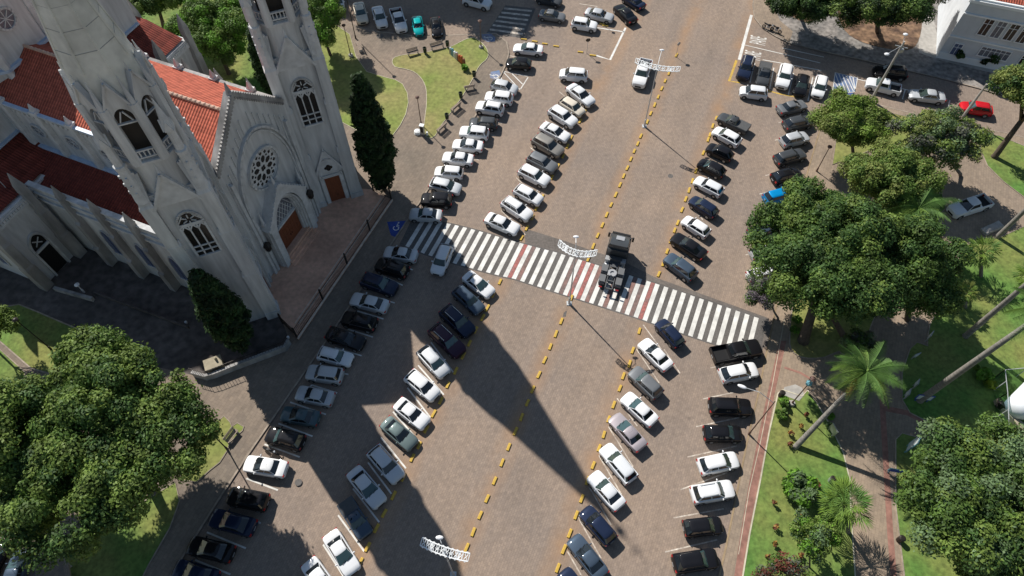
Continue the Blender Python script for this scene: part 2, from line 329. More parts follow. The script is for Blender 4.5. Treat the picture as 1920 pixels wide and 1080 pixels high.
# lawns
def z6(pts, s, ox, oy): return [(ox + x / s, oy + y / s) for x, y in pts]
LAWN1 = z6([(175, 280), (200, 240), (300, 216), (430, 203), (600, 170), (720, 140), (800, 100), (860, 72), (930, 62), (1000, 110), (1045, 165), (1058, 225), (1030, 272), (1000, 295), (960, 345), (920, 430), (800, 630), (630, 860), (570, 962), (520, 985), (480, 962), (465, 880), (488, 700), (490, 560), (470, 480), (430, 420), (370, 372), (280, 345), (200, 328)], 4.908, 700, 60)
LAWN2 = [(600, 30), (640, 55), (656, 66), (668, 108), (688, 136), (724, 147), (741, 151), (755, 159), (764, 176), (766, 194), (761, 216), (751, 236), (737, 255), (700, 262), (640, 230), (560, 200), (540, 120)]
lawns = [('grass_lawn', LAWN1, 2, .06, 'kerb_cream'), ('grass_lawn', LAWN2, 0, .06, 'kerb_cream'),
    ('grass_deep', [(200, -120), (560, -100), (598, 28), (545, 120), (500, 230), (430, 200), (330, 100), (250, 60)], 0, .05, 'kerb_stone'),
    ('grass_deep', [(-160, 592), (10, 577), (37, 572), (72, 586), (165, 626), (240, 665), (160, 720), (60, 692), (0, 640), (-160, 600)], 0, .14, 'kerb_stone'),
    ('grass_deep', [(-160, 660), (0, 655), (50, 700), (20, 760), (-160, 760)], 0, .1, 'kerb_stone'),
    ('grass_lawn', [(330, 742), (350, 736), (374, 757), (362, 775), (335, 795), (300, 800), (280, 770)], 0, .1, 'kerb_stone'),
    ('grass_lawn', [(340, 850), (385, 812), (402, 798), (421, 781), (432, 792), (436, 801), (446, 794), (458, 801), (456, 808), (432, 830), (427, 846), (413, 868), (395, 882), (370, 905), (340, 900)], 0, .1, 'kerb_stone'),
    ('grass_deep', [(120, 1040), (150, 1005), (240, 960), (330, 905), (338, 940), (320, 990), (280, 1060), (240, 1140), (150, 1140)], 0, .1, 'kerb_stone'),
    ('grass_deep', [(-20, 850), (60, 850), (90, 880), (60, 960), (-40, 930)], 0, .1, 'kerb_stone'),
    ('grass_deep', [(1458, 738), (1466, 732), (1503, 744), (1513, 733), (1530, 756), (1556, 800), (1580, 850), (1592, 900), (1594, 960), (1602, 1080), (1612, 1250), (1365, 1250), (1392, 1080), (1405, 1000), (1425, 900), (1441, 812)], 0, .12, 'kerb_cream'),
    ('grass_lawn', [(1486, 565), (1480, 630), (1482, 655), (1495, 668), (1515, 673), (1545, 671), (1572, 660), (1585, 668), (1618, 650), (1632, 612), (1642, 575), (1620, 520), (1560, 500), (1500, 520)], 2, .1, 'kerb_stone'),
    ('grass_deep', [(1705, 655), (1718, 643), (1738, 650), (1738, 635), (1742, 610), (1780, 540), (1800, 470), (1830, 447), (1870, 448), (1920, 425), (2300, 300), (2500, 1020), (1960, 892), (1830, 842), (1770, 808), (1705, 775), (1690, 750), (1690, 700)], 0, .1, 'kerb_stone'),
    ('grass_deep', [(1678, 825), (1690, 813), (1760, 832), (1830, 872), (2400, 1060), (2300, 1500), (1710, 1400), (1694, 1080), (1678, 950)], 0, .1, 'kerb_stone'),
    ('grass_deep', [(1845, 252), (1872, 256), (1930, 280), (2300, 380), (2300, 470), (1920, 372), (1880, 342), (1850, 312), (1836, 280)], 0, .1, 'kerb_stone'),
    ('grass_lawn', [(1612, 202), (1730, 226), (1740, 244), (1700, 268), (1640, 280), (1560, 310), (1570, 240)], 0, .1, 'kerb_stone'),
    ('grass_deep', [(1600, 395), (1700, 352), (1765, 365), (1772, 392), (1740, 425), (1660, 460), (1600, 450)], 0, .1, 'kerb_stone')]
for m, px, sm, kw, km in lawns:
    z = .17; slab('lawn', px, z, m, smooth=sm)
    b = MB(); pts = smoothpoly([P(*p) for p in px], sm) if sm else [P(*p) for p in px]
    strip(b, pts, kw, .1, world=True, closed=True, h=.095); sheet('lawn_edging', b, km)
# red bands and inlays on the right
slab('sidewalk_band', [(1461, 640), (1474, 640), (1452, 738), (1439, 815), (1423, 900), (1403, 1000), (1390, 1080), (1366, 1220), (1350, 1220), (1376, 1080), (1388, 1000), (1405, 900), (1422, 815), (1440, 730)], .124, 'red_tactile', thick=.1)
b = MB(); strip(b, [(1470, 600), (1448, 720), (1425, 830), (1404, 920), (1384, 1040)], .06, .129); sheet('sidewalk_line', b, 'kerb_cream')
b = MB(); strip(b, [(1650, 700), (1656, 800), (1662, 900), (1668, 1000), (1676, 1100)], .55, .124); strip(b, [(1650, 765), (1700, 775), (1760, 806), (1830, 845)], .6, .128); strip(b, [(1470, 690), (1500, 700), (1520, 712)], .25, .128)
sheet('path_band', b, 'red_tactile')
slab('sidewalk_pad', [(1465, 741), (1470, 727), (1490, 722), (1503, 728), (1507, 742), (1497, 753)], .18, 'concrete', thick=.1)
# crosswalk: grey asphalt table with white bars, some of the gaps red
slab('asphalt_patch', [(983, 428), (1060, 452), (1110, 470), (1165, 488), (1228, 520), (1440, 596), (1436, 604), (1230, 533), (1110, 493), (985, 458)], .004, 'asphalt_old', thick=.003)
BOT = [P(*q) for q in ((753, 459), (797, 477), (853, 495), (900, 508), (943, 519), (963, 523), (1009, 538), (1056, 553), (1121, 573), (1187, 594), (1289, 629), (1344, 647), (1421, 672))]
TOP = [P(*q) for q in ((776, 411), (797, 412), (843, 419), (888, 430), (933, 443), (978, 456), (1040, 472), (1099, 490), (1229, 531), (1274, 546), (1437, 601))]
RD = D(ROAD)
def along(poly, s):
    for i in range(len(poly) - 1):
        L_ = (poly[i + 1] - poly[i]).length
        if s <= L_ or i == len(poly) - 2: return poly[i].lerp(poly[i + 1], s / L_)
        s -= L_
def hit(p, poly):
    """where the road direction through p meets a line of points"""
    n = Vector((-RD.y, RD.x, 0)); k = n.dot(p); v = [n.dot(q) for q in poly]
    for i in range(len(poly) - 1):
        if min(v[i], v[i + 1]) - 1e-6 <= k <= max(v[i], v[i + 1]) + 1e-6: return poly[i].lerp(poly[i + 1], (k - v[i]) / (v[i + 1] - v[i]))
    e = (0, 1) if abs(k - v[0]) < abs(k - v[-1]) else (-2, -1); return poly[e[0]].lerp(poly[e[1]], (k - v[e[0]]) / (v[e[1]] - v[e[0]]))
slab('crosswalk', [p - RD * .12 + Vector((-.25 if i == 0 else .3 if i == len(BOT) - 1 else 0, 0, 0)) for i, p in enumerate(BOT)] + [p + RD * .12 + Vector((.3 if i == 0 else -.25 if i == len(TOP) - 1 else 0, 0, 0)) for i, p in enumerate(TOP[::-1])], .008, 'asphalt', world=True, thick=.006)
slab('asphalt_patch', [(1437, 604), (1450, 610), (1446, 652), (1428, 650)], .010, 'asphalt_old', thick=.006)
bw, brr, bf = MB(), MB(), MB()
S0 = sum((BOT[i + 1] - BOT[i]).length for i in range(5)); TOT = sum((BOT[i + 1] - BOT[i]).length for i in range(len(BOT) - 1)); STEP = 1.03
def bar(b_, c, hw, z=.013):
    u = Vector((RD.y, -RD.x, 0)); q = []
    for s_ in (-hw, hw): q.append(hit(c + u * s_, BOT) + RD * .04)
    for s_ in (hw, -hw): q.append(hit(c + u * s_, TOP) - RD * .04)
    b_.add([(p.x, p.y, z) for p in q], [(0, 1, 2, 3)])
for k in range(-int(S0 / STEP), int((TOT - S0) / STEP) + 1):
    s_ = S0 + k * STEP
    if .15 < s_ < TOT - .7: bar(bw, along(BOT, s_), .25)
    g_ = s_ + STEP / 2
    if k in (-1, 6, 7, 14) and g_ < TOT: bar(brr, along(BOT, g_), .225)
    if k in (0, 5, 8, 10, 12, 13): bar(bf, along(BOT, g_), .22)
sheet('crosswalk_stripe', bw, 'paint_white'); sheet('crosswalk_stripe', brr, 'paint_red'); sheet('crosswalk_stripe', bf, 'paint_red_faint')
# far crosswalk, top centre
slab('crosswalk', [(948, 10), (1004, 16), (982, 72), (912, 62)], .006, 'asphalt', thick=.005)
b = MB()
for i in range(6):
    t = (i + .35) / 6; a = P(945, 13).lerp(P(912, 60), t); c = P(1001, 18).lerp(P(981, 70), t); strip(b, [a + (c - a) * .04, c - (c - a) * .05], .42, .012, world=True)
sheet('crosswalk_stripe', b, 'paint_worn')
# bay lines
bays_white = [((784, 685), (832, 740)), ((764, 727), (807, 783)), ((737, 772), (786, 828)), ((714, 820), (761, 878)), ((690, 867), (734, 926)), ((662, 916), (711, 979)), ((634, 966), (683, 1034)), ((606, 1021), (644, 1080)), ((808, 642), (850, 698)),
    ((628, 652), (678, 667)), ((652, 617), (699, 632)), ((544, 754), (611, 777)), ((522, 794), (586, 818)), ((496, 833), (562, 857)), ((462, 897), (521, 919)), ((388, 998), (461, 1028)), ((366, 1050), (432, 1077)), ((450, 965), (489, 981)),
    ((600, 690), (653, 702)), ((585, 722), (632, 737)), ((670, 583), (719, 598)), ((700, 556), (740, 568)), ((715, 516), (755, 535)), ((735, 494), (774, 506)),
    ((1415, 118), (1406, 155)), ((1451, 127), (1443, 166)), ((1488, 137), (1478, 178)), ((1524, 145), (1515, 189)), ((1548, 152), (1540, 180))]
bays_worn = [((905, 199), (953, 209)), ((925, 180), (968, 188)), ((895, 222), (941, 231)), ((952, 104), (1000, 112)), ((875, 246), (927, 254)), ((860, 269), (912, 278)), ((845, 290), (898, 300)), ((800, 369), (855, 378)), ((785, 394), (839, 403)), ((820, 330), (868, 340)),
    ((1049, 172), (1095, 213)), ((995, 277), (1047, 320)), ((968, 333), (1015, 380)), ((1022, 225), (1065, 262)), ((940, 395), (985, 440)),
    ((1288, 380), (1318, 412)), ((1277, 417), (1313, 451)), ((1260, 452), (1302, 493)), ((1335, 254), (1356, 271)), ((1301, 345), (1333, 371)), ((1318, 300), (1345, 325)), ((1206, 609), (1240, 655)), ((1193, 654), (1236, 718)), ((1178, 702), (1220, 749)), ((1157, 747), (1195, 799)),
    ((1141, 800), (1187, 875)), ((1123, 854), (1165, 927)), ((1104, 912), (1146, 984)), ((1084, 970), (1127, 1047)), ((1064, 1034), (1090, 1079)), ((1245, 655), (1275, 700)),
    ((1332, 690), (1375, 681)), ((1318, 748), (1375, 736)), ((1305, 800), (1386, 783)), ((1289, 857), (1382, 836)), ((1276, 918), (1364, 886)), ((1263, 971), (1357, 954)), ((1247, 1035), (1345, 1012)),
    ((1460, 230), (1505, 220)), ((1453, 263), (1500, 252)), ((1448, 295), (1500, 284)), ((1435, 329), (1490, 318)), ((1424, 364), (1480, 350)), ((1398, 478), (1440, 468)), ((1400, 440), (1440, 428)), ((1396, 560), (1420, 555))]
b = MB(); [strip(b, l, .16, .005) for l in bays_white]
[strip(b, l, .13, .005) for l in ([(943, 134), (975, 168)], [(976, 167), (990, 145)], [(989, 143), (945, 134)], [(960, 138), (980, 158)], [(937, 142), (941, 149)])]
strip(b, [(1409, 28), (1386, 112)], .42, .006); strip(b, [(1390, 83), (1467, 101)], .13, .009); strip(b, [(1467, 101), (1538, 118)], .13, .006); strip(b, [(1430, 112), (1540, 132)], .13, .006); strip(b, [(1467, 90), (1545, 107)], .13, .006)
strip(b, [(1118, 104), (1144, 112), (1173, 52)], .3, .006); strip(b, [(1120, 52), (1172, 60)], .2, .006)
strip(b, [(1605, 148), (1690, 166), (1776, 186)], .12, .006); strip(b, [(1697, 168), (1692, 186)], .14, .010); strip(b, [(1781, 188), (1777, 204)], .14, .010)
sheet('bay_line', b, 'paint_white')
b = MB(); [strip(b, l, .12, .005) for l in bays_worn]; sheet('bay_line', b, 'paint_worn')
b = MB(); strip(b, [(1381, 113), (1367, 152), (1388, 155)], .34, .006); strip(b, [(1440, 170), (1462, 176), (1492, 182)], .25, .006); sheet('bay_line', b, 'paint_yellow')
b = MB(); strip(b, [(1086, 7), (1120, 12)], .12, .006); sheet('bay_line', b, 'paint_worn')
# hatched no-parking box with blue ground, upper right
slab('no_parking_box', [(1566, 136), (1608, 146), (1603, 172), (1560, 178)], .005, 'paint_blue_faded', thick=.004)
b = MB()
for i in range(6):
    t = i / 6; a = P(1566, 137).lerp(P(1562, 176), t); c = P(1566, 137).lerp(P(1607, 147), 1 - t)
    a2 = P(1567, 138).lerp(P(1606, 147), max(0, t - .05)); c2 = P(1603, 171).lerp(P(1561, 177), 1 - t) if t < .9 else P(1603, 171)
    strip(b, [P(1566 + 40 * t, 137 + 9.5 * t), P(1562 + 42 * min(1, t + .42), 177 - 5 * min(1, t + .42))], .13, .010, world=True)
strip(b, [(1566, 136), (1608, 146), (1603, 172), (1560, 178)], .12, .010, closed=True); strip(b, [(1563, 152), (1580, 175)], .13, .0105)
sheet('no_parking_stripe', b, 'paint_white')
# wheelchair ramps: blue ground with a white figure
def ramp(px, c, s, ang, m='paint_blue', z=.126):
    slab('access_ramp', px, z, m, thick=.05)
    b = MB(); p = P(*c); a = R(ang)
    def q(x, y): return (p.x + s * (x * math.cos(a) - y * math.sin(a)), p.y + s * (x * math.sin(a) + y * math.cos(a)), 0)
    ring = [q(.38 * math.cos(t), -.18 + .38 * math.sin(t)) for t in [R(k) for k in range(150, 400, 20)]]
    strip(b, ring, .13 * s, z + .004, world=True); strip(b, [q(-.1, .62), q(-.05, .1), q(.28, .1), q(.42, -.35)], .15 * s, z + .005, world=True); strip(b, [q(-.05, .32), q(.25, .32)], .12 * s, z + .006, world=True)
    b.prism([q(-.1 + .13 * math.cos(t), .8 + .13 * math.sin(t))[:2] for t in [k * math.pi / 4 for k in range(8)]], z + .002, z + .005)
    o = sheet('access_symbol', b, 'paint_white')
ramp([(726, 417), (761, 415), (742, 446), (733, 442)], (744, 427), .85, -22)
ramp([(903, 66), (918, 62), (929, 72), (928, 79), (914, 80), (905, 75)], (917, 73), .9, 60, 'paint_blue_faded')
ramp([(920, 136), (936, 133), (940, 143), (930, 152), (919, 147)], (928, 144), .9, 60, 'paint_blue_faded')
ramp([(1558, 181), (1600, 175), (1606, 184), (1566, 192)], (1583, 183), .9, 0, 'paint_blue', z=.132)
# stop word painted twice for the two lanes that leave the side street
def ptext(txt, cpx, sx, sy, rz, z, m):
    cu = bpy.data.curves.new('road_word', 'FONT'); cu.body = txt; cu.size = 1; cu.align_x = 'CENTER'; cu.align_y = 'CENTER'
    o = bpy.data.objects.new('road_word', cu); S.collection.objects.link(o); bpy.context.view_layer.update()
    me = bpy.data.meshes.new_from_object(o); bpy.data.objects.remove(o)
    o = bpy.data.objects.new('road_word', me); S.collection.objects.link(o); me.materials.append(M[m]); p = P(*cpx); o.location = (p.x, p.y, z); o.rotation_euler = (0, 0, rz); o.scale = (sx, sy, 1); o['kind'] = 'structure'
ptext('PARE', (1423, 76), .82, 3.4, R(72), .006, 'paint_white'); ptext('PARE', (1413, 104), .82, 3.4, R(72), .006, 'paint_white')
# manhole covers and darker repairs
b = MB()
for c, r in (((1043, 577), .0),): pass
for c, s in (((713, 69), .55), ((1130, 1010), .4), ((1257, 330), .35), ((560, 905), .35)):
    p = P(*c); b.prism([(p.x + s * math.cos(k * math.pi / 6), p.y + s * math.sin(k * math.pi / 6)) for k in range(12)], .001, .006 if c[0] > 720 else .126)
sheet('manhole_cover', b, 'asphalt')
slab('asphalt_patch', [(1057, 586), (1063, 582), (1061, 594), (1055, 594)], .004, 'asphalt', thick=.003)
# terrace in front of the church (one step up), with its lighter step lines
CH = D(67.3); CW = D(157.3); L0 = P(527, 592)
def C(u, w, z=0): return L0 + CH * u + CW * w + Vector((0, 0, z))
slab('terrace', [C(0.6, 3.9), C(-.35, -.2), C(-1.9, -3.5), C(19.2, -3.75), C(19.6, -.4), C(18.2, 3.9)], .45, 'terrace_tile', world=True, thick=.5)
b = MB()
for w in (-2.2, -2.6): strip(b, [C(-.4, w), C(18.9, w - .2)], .12, .454, world=True)
strip(b, [C(-1.9, -3.5), C(19.2, -3.75)], .18, .40, world=True, h=.10)
sheet('terrace_step_line', b, 'step_stone')
# ------------------------------------------------------------------ the church
church = thing('church', 'grey neo-gothic church with twin spires, rose window and red clay tile roofs', 'church', (L0.x, L0.y, 0), R(67.3))
WB = 3.65            # the facade stands this far behind the towers' front corners
def arch(w, h, n=6, spring=None):
    """pointed arch outline (x, z), base at z=0"""
    sp = spring if spring is not None else h * .55; out = [(-w / 2, 0), (-w / 2, sp)]
    for i in range(1, n): t = i / n; out.append((-w / 2 * math.cos(t * math.pi / 2) ** 1.15, sp + (h - sp) * math.sin(t * math.pi / 2) ** .9))
    out.append((0, h)); out += [(-x, z) for x, z in out[1:-1][::-1]]; out.append((w / 2, 0)); 
    return out
def face_pts(poly, o, ax, d=0.):
    """put (x,z) points on a vertical face: origin o, axis ax (unit, horizontal), pushed out by d along the face normal"""
    n = Vector((ax[1], -ax[0], 0)); return [Vector(o) + Vector(ax) * x + Vector((0, 0, z)) + n * d for x, z in poly]
def panel(b, poly, o, ax, d0, d1, mi=0):
    n = Vector((ax[1], -ax[0], 0)); b.ext(face_pts(poly, o, ax, d0), n * (d1 - d0), mi)
def ringp(b, poly, k, o, ax, d0, d1, mi=0, closed=True):
    """a moulding following an outline"""
    cx = sum(p[0] for p in poly) / len(poly); cz = sum(p[1] for p in poly) / len(poly)
    n = Vector((ax[1], -ax[0], 0)); P_ = face_pts(poly, o, ax, (d0 + d1) / 2); m = len(P_) if closed else len(P_) - 1
    for i in range(m):
        a, c = P_[i], P_[(i + 1) % len(P_)]; e = (c - a).normalized() * k * .45; b.beam(a - e, c + e, k, k, mi) if False else b_beam(b, a - e, c + e, n, k, d1 - d0, mi)
def b_beam(b, a, c, n, k, dep, mi):
    a, c = Vector(a), Vector(c); d = (c - a); L = d.length
    if L < 1e-5: return
    x = d / L; y = Vector(n).normalized(); z = x.cross(y); m = Matrix((x, y, z)).transposed()
    b.box((a + c) / 2, (L, dep, k), m=m, mi=mi)
TS = 5.9; HS = TS / 2
def oct_ring(r, z, n=8, ph=None):
    ph = math.pi / n if ph is None else ph
    return [Vector((r * math.cos(ph + 2 * math.pi * i / n), r * math.sin(ph + 2 * math.pi * i / n), z)) for i in range(n)]
def make_tower(doorface):
    b = MB()
    wv = HS - .42
    b.box((0, 0, 11), (wv * 2, wv * 2, 22))                                   # shaft walls
    for sx in (-1, 1):
        for sy in (-1, 1):
            for (s, z0, z1) in ((1.55, 0, 1.2), (1.42, 1.2, 8.5), (1.25, 8.5, 15.5), (1.1, 15.5, 21.0)):
                c = HS - s / 2 + (.12 if z0 == 0 else 0); b.box((sx * c, sy * c, (z0 + z1) / 2), (s, s, z1 - z0))
            for zz, s in ((8.5, 1.5), (15.5, 1.34), (21.0, 1.22)):               # offsets of the corner piers
                c = HS - s / 2 + .03; b.loft([[Vector((sx * c + a * s / 2, sy * c + e * s / 2, zz)) for a, e in ((-1, -1), (1, -1), (1, 1), (-1, 1))], [Vector((sx * (c - .1) + a * s * .38, sy * (c - .1) + e * s * .38, zz + .55)) for a, e in ((-1, -1), (1, -1), (1, 1), (-1, 1))]])
            # slope from the square shaft up to the octagon
            b.loft([[Vector((sx * (HS - .55) + a * .5, sy * (HS - .55) + e * .5, 21)) for a, e in ((-1, -1), (1, -1), (1, 1), (-1, 1))], [Vector((sx * (HS - 1.0) + a * .42, sy * (HS - 1.0) + e * .42, 24.5)) for a, e in ((-1, -1), (1, -1), (1, 1), (-1, 1))]])
    b.loft([oct_ring(2.95, 21.5), oct_ring(2.85, 22.6), oct_ring(2.85, 25.4), oct_ring(3.0, 25.45), oct_ring(3.0, 25.7), oct_ring(2.85, 25.75)])
    t = b.build('tower', 'plaster', church)
    # gables of the shaft, one on each side
    for k in range(4):
        a = k * math.pi / 2; ax = Vector((math.cos(a), math.sin(a), 0)); n = Vector((ax.y, -ax.x, 0)); o = n * (HS - .42)
        g = MB(); panel(g, [(-1.85, 20.6), (1.85, 20.6), (0, 24.1)], o, ax, -.3, .22)
        for s in (-1, 1):
            b_beam(g, o + ax * s * 1.95 + Vector((0, 0, 20.5)) + n * .2, o + Vector((0, 0, 24.25)) + n * .2, n, .24, .5, 0)
            b_beam(g, o + ax * s * 1.93 + Vector((0, 0, 15.8)) + n * .1, o + ax * s * 1.93 + Vector((0, 0, 20.6)) + n * .1, n, .16, .25, 0)
        for i in range(7):
            for s in (-1, 1): c = o + ax * s * 1.95 * (1 - i / 7) + Vector((0, 0, 20.75 + 3.6 * i / 7)) + n * .2; g.box(c, (.14, .14, .2))
        g.cone(o + Vector((0, 0, 24.1)) + n * .15, o + Vector((0, 0, 25.3)) + n * .1, .2, .03, 6)
        g.build('gable', 'plaster_trim', t)
        # tall three light window under a rose of tracery
        w = MB(); ap = arch(2.15, 6.2, 8, 4.6); o2 = o + Vector((0, 0, 13.0))
        panel(w, ap, o2, ax, 0.0, .03, 0)
        ringp(w, ap, .2, o2, ax, .02, .2, 1)
        for x in (-.36, .36): b_beam(w, o2 + ax * x + n * .08, o2 + ax * x + n * .08 + Vector((0, 0, 4.5)), n, .12, .1, 1)
        for z in (.75, 1.45): b_beam(w, o2 - ax * 1.0 + n * .08 + Vector((0, 0, z)), o2 + ax * 1.0 + n * .08 + Vector((0, 0, z)), n, .12, .1, 1)
        b_beam(w, o2 - ax * 1.05 + n * .07 + Vector((0, 0, 4.5)), o2 + ax * 1.05 + n * .07 + Vector((0, 0, 4.5)), n, .38, .08, 1)
        for j in range(3):                                      # pointed heads of the lights
            x = -.72 + j * .72
            for s in (-1, 1): b_beam(w, o2 + ax * (x + s * .33) + n * .08 + Vector((0, 0, 3.85)), o2 + ax * (x + s * .02) + n * .08 + Vector((0, 0, 4.4)), n, .13, .1, 1)
        for j in range(6):
            a2 = j * math.pi / 3 + .5; b_beam(w, o2 + n * .08 + Vector((0, 0, 5.15)) + (ax * math.cos(a2) + Vector((0, 0, math.sin(a2)))) * .2, o2 + n * .08 + Vector((0, 0, 5.15)) + (ax * math.cos(a2) + Vector((0, 0, math.sin(a2)))) * .62, n, .09, .09, 1)
        for s in (-1, 1):
            b_beam(w, o2 + ax * s * 1.05 + n * .07 + Vector((0, 0, 4.8)), o2 + ax * s * .45 + n * .07 + Vector((0, 0, 5.7)), n, .1, .08, 1)
        w.build('window', ['dark_glass', 'plaster_trim'], t)
    # street door on the face that looks at the terrace
    a = {'r': math.pi * 1.0, 'l': 1.5 * math.pi}[doorface]
    ax = {'r': Vector((0, -1, 0)), 'l': Vector((1, 0, 0))}[doorface]
    n = Vector((ax.y, -ax.x, 0)); o = n * (HS - .42)
    d = MB(); panel(d, [(-.87, .45), (.87, .45), (.87, 4.75), (-.87, 4.75)], o, ax, -.05, .06)
    for x in (-.58, -.29, 0, .29, .58): b_beam(d, o + ax * x + n * .07 + Vector((0, 0, .5)), o + ax * x + n * .07 + Vector((0, 0, 4.7)), n, .04, .03, 0)
    dr = d.build('door', 'door_wood', t); hb = MB(); hb.cone(o + ax * .12 + n * .1 + Vector((0, 0, 1.5)), o + ax * .12 + n * .2 + Vector((0, 0, 1.5)), .05, .05, 6); hb.build('handle', 'iron', dr)
    g = MB(); panel(g, [(-1.75, 5.2), (1.75, 5.2), (0, 8.9)], o, ax, 0, .16)
    for s in (-1, 1):
        b_beam(g, o + ax * s * 1.85 + n * .2 + Vector((0, 0, 5.15)), o + n * .2 + Vector((0, 0, 9.1)), n, .22, .3, 0); b_beam(g, o + ax * s * 1.15 + n * .12 + Vector((0, 0, .45)), o + ax * s * 1.15 + n * .12 + Vector((0, 0, 5.2)), n, .45, .26, 0)
    ringp(g, [(x, z + 4.85) for x, z in arch(2.5, 2.9, 6, .6)], .16, o, ax, .14, .3, 0)
    for q in range(4): a2 = q * math.pi / 2; c = o + Vector((0, 0, 6.25)) + (ax * math.cos(a2) + Vector((0, 0, math.sin(a2)))) * .26; g.ext([c + n * .17 + (ax * math.cos(k * math.pi / 4) + Vector((0, 0, math.sin(k * math.pi / 4)))) * .24 for k in range(8)], n * .02, 1)
    b_beam(g, o + n * .12 + Vector((0, 0, 4.98)) - ax * 1.2, o + n * .12 + Vector((0, 0, 4.98)) + ax * 1.2, n, .32, .26, 0)
    g.cone(o + n * .2 + Vector((0, 0, 9.0)), o + n * .2 + Vector((0, 0, 9.9)), .12, .02, 5)
    g.build('door_gable', ['plaster_trim', 'dark_glass'], t)
    # octagonal belfry: piers, tall openings with balustrades, gables
    bf = MB(); rb = 2.85
    core = 1.55
    ap = rb * math.cos(math.pi / 8); side = 2 * rb * math.sin(math.pi / 8)
    for k in range(8):
        a = math.pi / 8 + k * math.pi / 4; v = Vector((math.cos(a), math.sin(a), 0)) * (rb - .12)
        bf.cone(v + Vector((0, 0, 25.6)), v + Vector((0, 0, 31.2)), .42, .38, 8); bf.cone(v * 1.04 + Vector((0, 0, 31.2)), v * .98 + Vector((0, 0, 33.6)), .26, .03, 5)
        a = k * math.pi / 4; n = Vector((math.cos(a), math.sin(a), 0)); ax = Vector((-n.y, n.x, 0)); o = n * (ap - .12); hw = side / 2 - .18
        for s in (-1, 1): panel(bf, [(s * hw, 26), (s * (hw - .22), 26), (s * (hw - .22), 31), (s * hw, 31)], o, ax, .1, -.35)
        # wall above the opening, with its pointed head, and the steep gable
        hd = arch((hw - .2) * 2, 1.3, 5, .15)
        for i in range(len(hd) - 1):
            (x0, z0), (x1, z1) = hd[i], hd[i + 1]
            if abs(x1 - x0) > 1e-4: panel(bf, [(x0, 29.6 + z0), (x1, 29.6 + z1), (x1, 31.2), (x0, 31.2)], o, ax, .02, -.3)
        panel(bf, [(-hw - .1, 31.1), (hw + .1, 31.1), (0, 33.2)], o, ax, .1, -.3)
        for s in (-1, 1): b_beam(bf, o - n * .0 + ax * s * (hw + .2) + Vector((0, 0, 30.7)) + n * .05, o + Vector((0, 0, 33.3)) + n * .05, n, .16, .42, 0)
        b_beam(bf, o + ax * -hw + Vector((0, 0, 29.55)), o + ax * hw + Vector((0, 0, 29.55)), n, .12, .2, 0)
        for z in (26.05, 26.75): b_beam(bf, o + ax * -hw + Vector((0, 0, z)), o + ax * hw + Vector((0, 0, z)), n, .14, .22, 0)
        for s in (-.5, -.17, .17, .5): b_beam(bf, o + ax * s + Vector((0, 0, 26.05)), o + ax * s + Vector((0, 0, 26.75)), n, .1, .12, 0)
        bf.cone(o + Vector((0, 0, 33.2)), o + Vector((0, 0, 34.0)), .1, .02, 5)
        for s in (-.35, .35): b_beam(bf, o + ax * s * 1.3 + Vector((0, 0, 29.7)), o + ax * s * .2 + Vector((0, 0, 30.6)), n, .09, .12, 0)
    bf.loft([oct_ring(2.7, 25.6), oct_ring(2.7, 25.8)]); bf.loft([oct_ring(2.6, 31.0), oct_ring(2.6, 31.3)])
    bf.build('belfry', 'plaster', t)
    bl = MB(); bl.loft([oct_ring(1.75, 25.7), oct_ring(1.75, 31.2)]); bl.build('belfry_shade_core', 'belfry_shade', t)  # added dark core: inner shade of the open belfry put into colour
    bell = MB(); bell.loft([[Vector((r * math.cos(i * math.pi / 5), r * math.sin(i * math.pi / 5), z)) + Vector((1.9, -.1, 0)) for i in range(10)] for r, z in ((.42, 28), (.34, 28.15), (.25, 28.6), (.15, 28.75))]); bell.build('bell', 'iron', t)
    # corner pinnacles beside the belfry
    for sx in (-1, 1):
        for sy in (-1, 1):
            p = MB(); c = Vector((sx * 2.35, sy * 2.35, 0)); q = math.pi / 4
            p.loft([[c + Vector((0, 0, z)) + Vector((r * math.cos(q * i), r * math.sin(q * i), 0)) for i in range(8)] for r, z in ((.62, 21.6), (.55, 22.5), (.42, 25.4), (.5, 25.5), (.5, 25.8), (.36, 25.9), (.34, 28.2), (.44, 28.3), (.02, 31.0))])
            for k in range(4):
                a = k * math.pi / 2; nn = Vector((math.cos(a), math.sin(a), 0)); axx = Vector((-nn.y, nn.x, 0)); panel(p, [(-.34, 28.0), (.34, 28.0), (0, 29.0)], c + nn * .36, axx, .1, -.1)
                for z in (22.8, 23.7, 24.6): p.box(c + nn * .5 + Vector((0, 0, z)), (.16, .16, .3), rz=a)
            p.build('pinnacle', 'plaster_trim', t)
    # spire
    sp = MB(); sp.loft([oct_ring(2.62, 31.3), oct_ring(2.35, 34), oct_ring(.09, 47.6)])
    spire = sp.build('spire', 'spire_stone', t)
    rb_ = MB()
    for k in range(8):
        a = math.pi / 8 + k * math.pi / 4; v = Vector((math.cos(a), math.sin(a), 0)); rb_.tube([v * 2.36 + Vector((0, 0, 34)), v * .1 + Vector((0, 0, 47.6))], [.11, .05], 5)
    for z in (35.4, 37.0, 38.6, 40.2, 41.8, 43.4, 45):
        r = 2.35 * (47.6 - z) / 13.6 + .012; o8 = oct_ring(r, z)
        for k in range(8): rb_.beam(o8[k], o8[(k + 1) % 8], .035, .035, 1)
    rb_.build('spire_ribs', ['spire_stone', 'seam'], t)
    cr = MB(); cr.cone((0, 0, 47.4), (0, 0, 51.2), .07, .05, 6); cr.sphere((0, 0, 48.4), .42, 8, 6); cr.beam((-.6, 0, 50.4), (.6, 0, 50.4), .12); cr.sphere((0, 0, 51.3), .12, 6, 4); cr.build('cross', 'iron', t)
    return t
